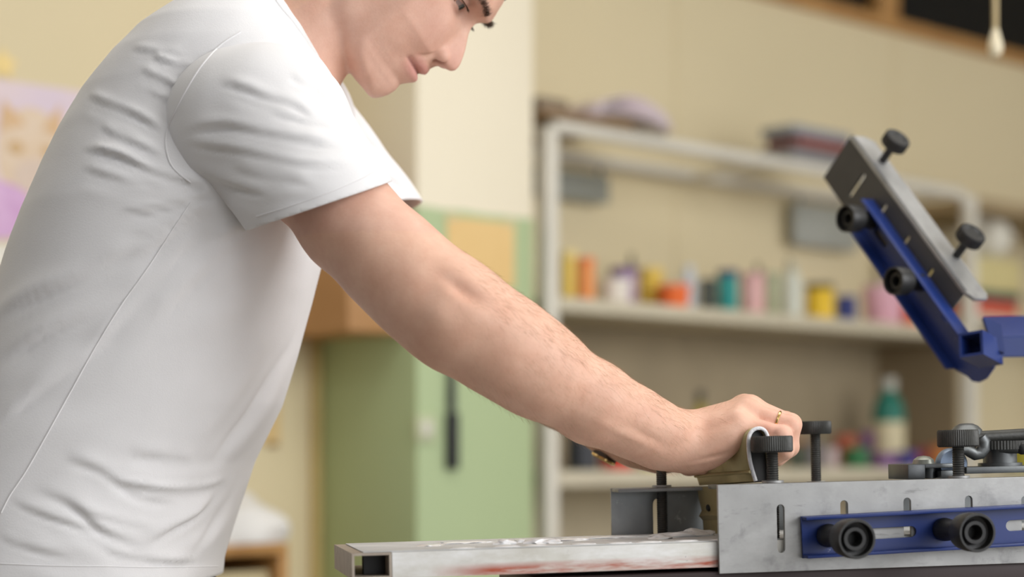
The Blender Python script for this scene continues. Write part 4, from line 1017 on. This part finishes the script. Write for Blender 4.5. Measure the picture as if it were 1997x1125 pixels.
paint(inhead*.8*np.exp(-(((ha-128)/8)**2+((hb-17)/13)**2+((hw_-15)/8)**2)), (.16, .05, .04))  # nostril recess shade painted dark
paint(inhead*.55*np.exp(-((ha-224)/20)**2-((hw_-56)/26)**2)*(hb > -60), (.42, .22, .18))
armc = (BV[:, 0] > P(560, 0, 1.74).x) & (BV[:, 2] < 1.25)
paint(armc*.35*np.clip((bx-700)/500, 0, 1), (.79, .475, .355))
paint(armc*.30*dent(bx, by, 905, 566, 60, 22, .62), (.60, .30, .22))  # soft shadow of the elbow crease painted into the skin
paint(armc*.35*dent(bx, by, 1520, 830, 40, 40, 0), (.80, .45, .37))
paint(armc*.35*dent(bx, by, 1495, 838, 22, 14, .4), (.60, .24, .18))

def skin_mat():
    m = bpy.data.materials.new('skin'); m.use_nodes = True; nt = m.node_tree; N = nt.nodes; L = nt.links; b = N['Principled BSDF']
    at = N.new('ShaderNodeAttribute'); at.attribute_name = 'tone'
    tc = N.new('ShaderNodeTexCoord'); nz = N.new('ShaderNodeTexNoise'); nz.inputs['Scale'].default_value = 42; nz.inputs['Detail'].default_value = 6; nz.inputs['Roughness'].default_value = .7
    L.new(tc.outputs['Object'], nz.inputs['Vector'])
    rp = N.new('ShaderNodeValToRGB'); rp.color_ramp.elements[0].position = .3; rp.color_ramp.elements[1].position = .7
    rp.color_ramp.elements[0].color = (.92, .84, .81, 1); rp.color_ramp.elements[1].color = (1.04, 1.05, 1.05, 1); L.new(nz.outputs['Fac'], rp.inputs[0])
    mx = N.new('ShaderNodeMixRGB'); mx.blend_type = 'MULTIPLY'; mx.inputs[0].default_value = 1
    L.new(at.outputs['Color'], mx.inputs[1]); L.new(rp.outputs[0], mx.inputs[2]); L.new(mx.outputs[0], b.inputs['Base Color'])
    b.inputs['Roughness'].default_value = .52; b.inputs['Specular IOR Level'].default_value = .35
    b.inputs['Subsurface Weight'].default_value = .12; b.inputs['Subsurface Radius'].default_value = (1, .35, .2); b.inputs['Subsurface Scale'].default_value = .006
    n2 = N.new('ShaderNodeTexNoise'); n2.inputs['Scale'].default_value = 420; n2.inputs['Detail'].default_value = 3; L.new(tc.outputs['Object'], n2.inputs['Vector'])
    bp = N.new('ShaderNodeBump'); bp.inputs['Strength'].default_value = .18; bp.inputs['Distance'].default_value = .001; L.new(n2.outputs['Fac'], bp.inputs['Height']); L.new(bp.outputs[0], b.inputs['Normal'])
    return m
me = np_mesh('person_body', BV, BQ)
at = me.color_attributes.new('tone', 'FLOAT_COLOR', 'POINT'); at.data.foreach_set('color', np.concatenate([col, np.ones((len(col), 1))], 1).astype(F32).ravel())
person = empty('person', (P(200, 1100, MID).x, MID, 0)); tag(person, 'person in white T-shirt and dark trousers leaning over the press pushing a squeegee', 'person')
PI2 = Matrix.Translation(-person.location)
def pchild(name, me, m, parent=None):
    o = link(name, me, m, person if parent is None else parent, PI2 if parent is None else Matrix.Identity(4)); return o
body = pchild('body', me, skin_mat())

# eyes
def hw_pt(a, b, c): return HC+h_up*a*HS+h_fw*b*HS+h_sd*c*HS
def eye_mat():
    m = bpy.data.materials.new('eyeball'); m.use_nodes = True; nt = m.node_tree; N = nt.nodes; L = nt.links; b = N['Principled BSDF']
    tc = N.new('ShaderNodeTexCoord'); sp = N.new('ShaderNodeSeparateXYZ'); L.new(tc.outputs['Object'], sp.inputs[0])
    rp = N.new('ShaderNodeValToRGB'); rp.color_ramp.interpolation = 'CONSTANT'; e = rp.color_ramp.elements
    e[0].color = (.36, .26, .24, 1); e[1].position = .80; e[1].color = (.13, .14, .13, 1); k = e.new(.94); k.color = (.005, .005, .005, 1)  # eye white toned down, socket shade put in its colour
    mr = N.new('ShaderNodeMapRange'); mr.inputs['From Min'].default_value = 0; mr.inputs['From Max'].default_value = .0112; L.new(sp.outputs[2], mr.inputs[0]); L.new(mr.outputs[0], rp.inputs[0]); L.new(rp.outputs[0], b.inputs['Base Color'])
    b.inputs['Roughness'].default_value = .08; return m
em = eye_mat()
for s in (-1, 1):
    c = hw_pt(224, -44, 55*s); bm = bmesh.new(); bmesh.ops.create_uvsphere(bm, u_segments=32, v_segments=24, radius=21*HS)
    o = link('eyeball', meshof(bm, 'eyeball', True), em, body)
    o.matrix_local = axis_mtx(c, h_fw*.86-h_up*.20-h_s0*.0)
hairm = mat('brown_hair', (.085, .052, .03), .5, col2=(.05, .03, .018), nscale=300, bump=.5, bscale=300)
def strands(name, roots, dirs, lens, rad, m, parent, droop=None):
    """thin three-sided hairs, two segments each"""
    n = len(roots); r = np.asarray(roots); d = np.asarray(dirs); d = d/np.linalg.norm(d, axis=1)[:, None]
    up = np.cross(d, np.array((.3, .9, .2))); up /= np.linalg.norm(up, axis=1)[:, None]; sd = np.cross(d, up)
    dr = np.zeros_like(r) if droop is None else np.asarray(droop)
    Vv = []; L_ = np.asarray(lens)[:, None]
    for t, rr_ in ((0, 1.), (.5, .8), (1, .15)):
        c = r+d*L_*t+dr*(t*t)*L_
        for k in range(3): Vv.append(c+(up*math.cos(2.094*k)+sd*math.sin(2.094*k))*rad*rr_)
    Vv = np.stack(Vv, 1).reshape(-1, 3)
    Fq = []
    base = np.arange(n)*9
    for s in (0, 3):
        for k in range(3): Fq.append(np.stack([base+s+k, base+s+(k+1) % 3, base+s+3+(k+1) % 3, base+s+3+k], 1))
    o = pchild(name, np_mesh(name, Vv, np.concatenate(Fq), True), m); o['kind'] = 'stuff'; return o
bvh = BVHTree.FromPolygons([tuple(v) for v in BV], [tuple(q) for q in BQ])
rs = np.random.RandomState(5)
# eyebrows
roots, dirs, lens = [], [], []
for s in (-1, 1):
    for k in range(620):
        u_ = rs.rand(); a_ = 251+7*math.sin(u_*2.6)+rs.randn()*3.2; w__ = 20+u_*62
        hit = bvh.ray_cast(Vector(hw_pt(a_, 120, w__*s)), Vector(-h_fw))
        if hit[0] is None: continue
        roots.append(np.array(hit[0])-h_fw*.0004); dirs.append(np.array(hit[1])*.45+h_sd*s*.8+h_up*.25+rs.randn(3)*.12); lens.append(.0075+.003*rs.rand())
o = strands('eyebrows', roots, dirs, lens, .00009, hairm, person)
# lashes
roots, dirs, lens = [], [], []
for s in (-1, 1):
    for k in range(90):
        w__ = 45+k*.36; roots.append(hw_pt(229.5, -44+math.sqrt(max(0, 24**2-3.5**2-(w__-55)**2)), w__*s)); dirs.append(h_fw*.9-h_up*.25+h_sd*s*.45+rs.randn(3)*.10); lens.append(.006+.002*rs.rand())
strands('eyelashes', roots, dirs, lens, .00016, hairm, person)
# hair cap
def hair_sdf(p):
    q = head_abc(p); d = ellipsoid(q-np.array((312, -192, 0), F32), (166, 202, 152))
    n_ = mn
    cutf = (q[:, 1]-(-25-.35*(q[:, 0]-330)))*.7
    d = smax(d, cutf, 14); d = smax(d, 160+.85*np.maximum(q[:, 1]+190, 0)-q[:, 0], 10)
    return d*HS
V_, Q_ = surface_nets(hair_sdf, b_hd[0]-.02, b_hd[1]+.03, .006, newton=1)
V_ = V_+normals(V_, tris(Q_))*(.003*np.array([mn.noise(Vector(v)*55) for v in V_]))[:, None]
hair = pchild('hair', np_mesh('hair', V_, Q_), hairm)
# fine arm hair on the forearms
nT = tris(BQ); n_all = normals(BV, nT)
cand = np.where((bx > 880) & (bx < 1440) & (BV[:, 2] < 1.2) & (BV[:, 1] < 1.85))[0]
w8 = np.clip((bx[cand]-860)/120, .05, 1)*np.clip((1450-bx[cand])/60, .1, 1)*np.where(n_all[cand, 2] > .2, 1.0, .35)
w8 = w8*np.where(bx[cand] > 1340, .35, 1); pick = rs.choice(cand, 4200, p=w8/w8.sum())
ax_ = np.array(RA[9]-RA[6]); ax_ /= np.linalg.norm(ax_)
tang = ax_-n_all[pick]*(n_all[pick] @ ax_)[:, None]
dirs = tang*.8+n_all[pick]*.42+rs.randn(len(pick), 3)*.22-np.array((0, 0, .25))
strands('arm_hair', BV[pick], dirs, .007+.006*rs.rand(len(pick)), .00005, mat('fine_arm_hair', (.36, .21, .11), .5, nscale=100), person, -n_all[pick]*.25)

# ---- T-shirt
SLV = [pa(*q) for q in ((464, 242, 1.782), (516, 240, 1.776), (565, 310, 1.762), (616, 388, 1.745), (680, 480, 1.735))]
SLR = [.0715, .0715, .0685, .0665, .0665]
SLF = [pa(*q) for q in ((524, 215, 2.045), (579, 270, 2.06), (631, 335, 2.07), (694, 415, 2.08), (749, 480, 2.085))]
SLRF = [.066, .068, .066, .0655, .0655]
def shirt_sdf(p):
    d = torso(p)
    d = smin(d, rcone(p, pa(430, 165, 1.835), pa(545, 215, 1.81), .052, .058), .05)
    d = smin(d, rcone(p, pa(500, 190, 2.03), pa(585, 235, 2.04), .052, .060), .05)
    return d
zh = CAMZ-(1230-HZ)/FPX*MID
sv, sq_ = surface_nets(shirt_sdf, (-.66, 1.66, zh), (-.10, 2.19, CAMZ+(HZ+95)/FPX*MID), .0042)
st = tris(sq_)
def fold(V_, T, folds, extra=0, ymax=1.90):
    w, n = near_facing(V_, T); x, y = to_px(V_); d = np.zeros(len(V_))
    for pts, sig, amp, *r in folds:
        dist, side, al = polyline_sd(x, y, curve_pts(pts)); s = dist*side
        taper = np.clip(np.minimum(al, 1-al)/.22, 0, 1); taper = taper*taper*(3-2*taper)*(dist < sig*6)
        if r and r[0] == 'full': taper = (dist < sig*6)*1.0
        am = amp*.00095*(.8+.35*np.sin(al*9+pts[0][0]))
        d += am*taper*(.9*np.exp(-((s+1.0*sig)/(sig*1.35))**2)-1.05*np.exp(-(s/(sig*.62))**2)-.25*np.exp(-((s-1.5*sig)/(sig*1.3))**2)+.28*np.exp(-((s-3.2*sig)/(sig*1.5))**2))
    rip = np.array([mn.noise(Vector((a*9+b*2, b*26-a*6, c_*9))) for a, b, c_ in zip(V_[:, 0], V_[:, 2], V_[:, 1])])
    rip2 = np.array([mn.noise(Vector((a*22+b*9, b*48-a*22, c_*14+5))) for a, b, c_ in zip(V_[:, 0], V_[:, 2], V_[:, 1])])
    d += .0013*rip+.0006*rip2
    return V_+n*(d*np.clip(w+.12, 0, 1))[:, None]
# side > 0 lies to the image-left/below of the drawing direction: valleys fall on that side
TF_ = [
 ([(165, 190), (205, 205), (262, 228), (322, 262)], 9, 4.2), ([(190, 250), (250, 280), (318, 306)], 8, 3.2),
 ([(150, 296), (225, 306), (300, 340), (372, 362), (420, 376)], 9, 5.0), ([(150, 330), (230, 352), (330, 372)], 10, 1.8),
 ([(288, 112), (335, 128), (388, 140)], 7, 2.6), ([(272, 140), (320, 162), (366, 185)], 7, 3.0), ([(285, 180), (318, 196), (352, 204)], 7, 2.6), ([(250, 100), (300, 105), (360, 110)], 8, 1.6),
 ([(225, 425), (300, 412), (370, 396), (432, 376)], 9, 3.6), ([(260, 470), (340, 440), (420, 398)], 10, 2.4), ([(250, 520), (330, 470), (440, 400)], 12, 2.0),
 ([(-20, 640), (60, 590), (170, 540), (290, 478)], 18, 4.2), ([(-20, 730), (90, 655), (210, 600), (330, 520)], 16, 3.2), ([(-20, 850), (90, 760), (190, 690), (260, 610)], 16, 2.6),
 ([(150, 700), (230, 640), (300, 560), (400, 450)], 14, 2.2), ([(420, 480), (480, 450), (540, 440)], 12, 2.0), ([(300, 640), (420, 520), (500, 470)], 20, 2.4),
 ([(448, 928), (400, 946), (340, 950), (270, 942), (200, 930)], 13, -6.0), ([(120, 905), (190, 920), (270, 975), (360, 985)], 14, 3.5),
 ([(280, 1070), (330, 1040), (392, 1004), (440, 950)], 12, 5.2), ([(60, 960), (130, 985), (200, 1040), (300, 1080)], 14, 4.2), ([(10, 975), (60, 1000), (150, 1030), (240, 1052)], 11, 3.4),
 ([(190, 1075), (250, 1090), (330, 1100), (400, 1098)], 10, 3.2), ([(-10, 1050), (60, 1075), (150, 1090)], 11, 2.8), ([(130, 990), (220, 1020), (300, 1035)], 12, 2.6), ([(250, 900), (300, 895), (380, 905)], 14, 2.0),
 ([(612, 540), (585, 640), (540, 720), (497, 795), (440, 870), (396, 934)], 15, 7.0), ([(480, 905), (460, 950), (420, 1020), (370, 1090)], 12, 4.4),
]
sv = fold(sv, st, TF_)
V_, T_ = clip(sv, st, sv[:, 2]-(CAMZ-(1121-HZ)/FPX*MID)-.010*np.clip((sv[:, 0]+.33)/.3, -1, 1)*0)
ax = (CK1-CK0)/np.linalg.norm(CK1-CK0)
def neck_g(V_):
    q = V_-CK0; t = q @ ax; r = np.sqrt(((q-t[:, None]*ax)**2).sum(1)); return np.where(t > -.04, r-.0675, .2)
Vc, Tc = clip(V_, T_, neck_g(V_))
Vb, Tb = clip(Vc, Tc, neck_g(Vc)-.0205)
Vk, Tk = clip(Vc, Tc, .0205-neck_g(Vc))
def shirt_mat():
    m = mat('white_cotton', (.80, .79, .795), .85, col2=(.785, .775, .78), nscale=40, bump=.10, bscale=700, spec=.2)
    m.node_tree.nodes['Principled BSDF'].inputs['Sheen Weight'].default_value = .15
    return m
SM = shirt_mat()
def cloth(name, V_, T_, parent=None, th=.0024):
    o = pchild(name, np_mesh(name, V_, T_), SM, parent); s = o.modifiers.new('thickness', 'SOLIDIFY'); s.thickness = th; s.offset = -1; return o
shirt = cloth('t_shirt', Vb, Tb)
nk_n = normals(Vk, Tk); cloth('collar', Vk+nk_n*.0012, Tk, shirt, .0035)
def sleeve(name, pts, rs_, plane_p, plane_n, folds, front=None):
    f = (lambda p: chain(p, pts, rs_, .02)) if front is None else (lambda p: smin(chain(p, pts, rs_, .02), rcone(p, front[0], front[1], front[2], front[2]), .03)); lo, hi = pts_box(pts, .085)
    v, q = surface_nets(f, lo, hi, .0036); t = tris(q)
    if folds: v = fold(v, t, [(q[0], q[1]*1.1, q[2]*.8) for q in folds])
    pn = np.array(plane_n)/np.linalg.norm(plane_n)
    v2, t2 = clip(v, t, (np.array(plane_p)-v) @ pn)
    o = cloth(name, v2, t2, shirt, .0026); return o, v2, t2
a_, b_ = pa(489, 447, 1.745), pa(752, 357, 1.745); dv_ = (b_-a_); nrm = np.cross(dv_, (a_+b_)/2-np.array((0, 0, CAMZ)));  nrm = nrm if nrm[2] < 0 else -nrm
SF_ = [([(420, 168), (468, 176), (512, 191), (571, 210), (615, 236)], 10, 3.6), ([(345, 268), (430, 250), (510, 263), (586, 278), (668, 288)], 11, 4.6), ([(345, 285), (450, 296), (525, 312), (605, 328), (690, 322)], 11, 3.6),
 ([(335, 318), (400, 348), (470, 372), (540, 388)], 10, 3.6), ([(440, 330), (520, 350), (620, 365)], 12, 2.2), ([(560, 150), (610, 175), (650, 205)], 10, 2.4), ([(520, 225), (590, 240), (660, 255)], 9, 1.8), ([(480, 400), (540, 395), (620, 380)], 9, 1.6)]
slv, slV, slT = sleeve('sleeve', SLV, SLR, b_, nrm, SF_, (pa(560, 225, 1.80), pa(592, 232, 1.81), .042))
a2, b2 = pa(540, 470, 2.08), pa(796, 398, 2.08); dv2 = b2-a2; nr2 = np.cross(dv2, np.array((0, 1, 0))); nr2 = nr2 if nr2[2] < 0 else -nr2
SF2 = [([(660, 230), (700, 262), (740, 300)], 8, 3), ([(690, 300), (730, 320), (780, 350)], 8, 3), ([(720, 340), (760, 350), (800, 380)], 7, 3)]
slf, V2, T2 = sleeve('sleeve', SLF, SLRF, b2, nr2, SF2)
# seams: thin raised cords lying on the cloth
SMb = BVHTree.FromPolygons([tuple(v) for v in Vb], [tuple(t) for t in Tb]); SSb = BVHTree.FromPolygons([tuple(v) for v in slV], [tuple(t) for t in slT])
def on_cloth(px, py, trees, off=.0004):
    o = Vector((0, 0, CAMZ)); d = (P(px, py, 1)-o).normalized(); best = None
    for t in trees:
        h = t.ray_cast(o, d)
        if h[0] is not None and (best is None or h[3] < best[3]): best = h
    return None if best is None else best[0]-d*off
def seam(name, pts, trees, rad=.0007, off=.0002):
    q = [on_cloth(x, y, trees, off) for x, y in curve_pts(pts, 10)]; q = [v for v in q if v is not None]
    if len(q) > 3: pchild(name, tube_me(q, rad, name, 6), SM, shirt)
seam('shoulder_seam', [(470, 62), (430, 88), (392, 130), (362, 178), (340, 220), (324, 262), (326, 300), (340, 330), (372, 356)], [SMb, SSb], .0009, .0003)
seam('side_seam', [(372, 395), (335, 450), (290, 520), (240, 590), (190, 670), (140, 760), (90, 850), (50, 920), (20, 965), (2, 1000)], [SMb], .0008)
def on_plane_loop(tree_pts, tree_r): pass
# double stitching of the near cuff
seam('cuff_stitch', [(500, 422), (560, 404), (640, 376), (700, 350), (728, 335)], [SSb], .0006)
seam('hem_stitch', [(-20, 1098), (100, 1103), (200, 1104), (300, 1106), (425, 1104)], [SMb], .0006)

# ---- trousers and shoes (below the frame, standing on the floor)
hipz = ZCUT+.03; hx = P(145, 1100, MID).x
def trs(p):
    d = ellipsoid(p-np.array((hx, MID, hipz-.03), F32), (.145, .178, .14))
    for s in (-1, 1):
        d = smin(d, chain(p, [np.array((hx, MID+.09*s, hipz-.08)), np.array((hx+.03+.02*s, MID+.10*s, .48)), np.array((hx-.03+.06*s, MID+.11*s, .09))], (.095, .068, .060), .03), .04)
    return smax(smax(d, p[:, 2]-hipz-.035, .01), .055-p[:, 2], .006)
v, q = surface_nets(trs, (hx-.2, MID-.24, .03), (hx+.22, MID+.24, hipz+.06), .010, newton=1)
pchild('trousers', np_mesh('trousers', v, q), mat('dark_brown_trousers', (.045, .025, .022), .8, nscale=30, bump=.3, bscale=300))
for s in (-1, 1):
    fx = hx-.03+.06*s; fy = MID+.11*s
    f = lambda p: smax(smin(rcone(p, (fx-.03, fy, .05), (fx+.13, fy+.01*s, .038), .048, .040), rcone(p, (fx, fy, .05), (fx, fy, .11), .05, .048), .03), .002-p[:, 2], .004)
    v, q = surface_nets(f, (fx-.12, fy-.08, -.01), (fx+.22, fy+.08, .18), .006, newton=1); pchild('shoe', np_mesh('shoe', v, q), mat('black_shoe', (.03, .03, .03), .4))

# ---- ring and watch
rp0, rp1 = RH['mcp'][1], RH['pip'][1]; rd = (rp1-rp0)/np.linalg.norm(rp1-rp0); rc = rp0+(rp1-rp0)*.70
ring = empty('finger_ring', Vector(rc)); tag(ring, 'thin gold ring on the finger gripping the squeegee', 'ring')
bm = bmesh.new(); RRd = .0108
prof = [(RRd+.0001, -.0013), (RRd+.0008, -.0009), (RRd+.0010, 0), (RRd+.0008, .0009), (RRd+.0001, .0013)]
bpy.context.view_layer.update()
o = lathe('band', prof, M['gold'], ring, axis_mtx((0, 0, 0), rd), 48)
wt = empty('wristwatch', Vector(pa(1207, 838, 1.955))); tag(wt, 'gold and dark wristwatch on the far wrist under the forearm', 'watch')
wax = Vector(LA[8]-LA[7]).normalized(); wc = Vector(LA[7]+(LA[8]-LA[7])*.32)-wt.location; wr = .0292
lathe('strap', [(wr, -.009), (wr+.0025, -.009), (wr+.0025, .009), (wr, .009)], M['leather'], wt, axis_mtx(wc, wax), 64)
dn = Vector((0, -.35, -1)); dn = (dn-wax*dn.dot(wax)).normalized()
lathe('case', [(0, 0), (.012, 0), (.0135, .002), (.0135, .007), (.0115, .009), (0, .009)], M['leather'], wt, axis_mtx(wc+dn*(wr-.001), dn), 36)
lathe('bezel', [(.0112, .0062), (.0140, .0062), (.0140, .0082), (.0112, .0096)], M['gold'], wt, axis_mtx(wc+dn*(wr-.001), dn), 36)
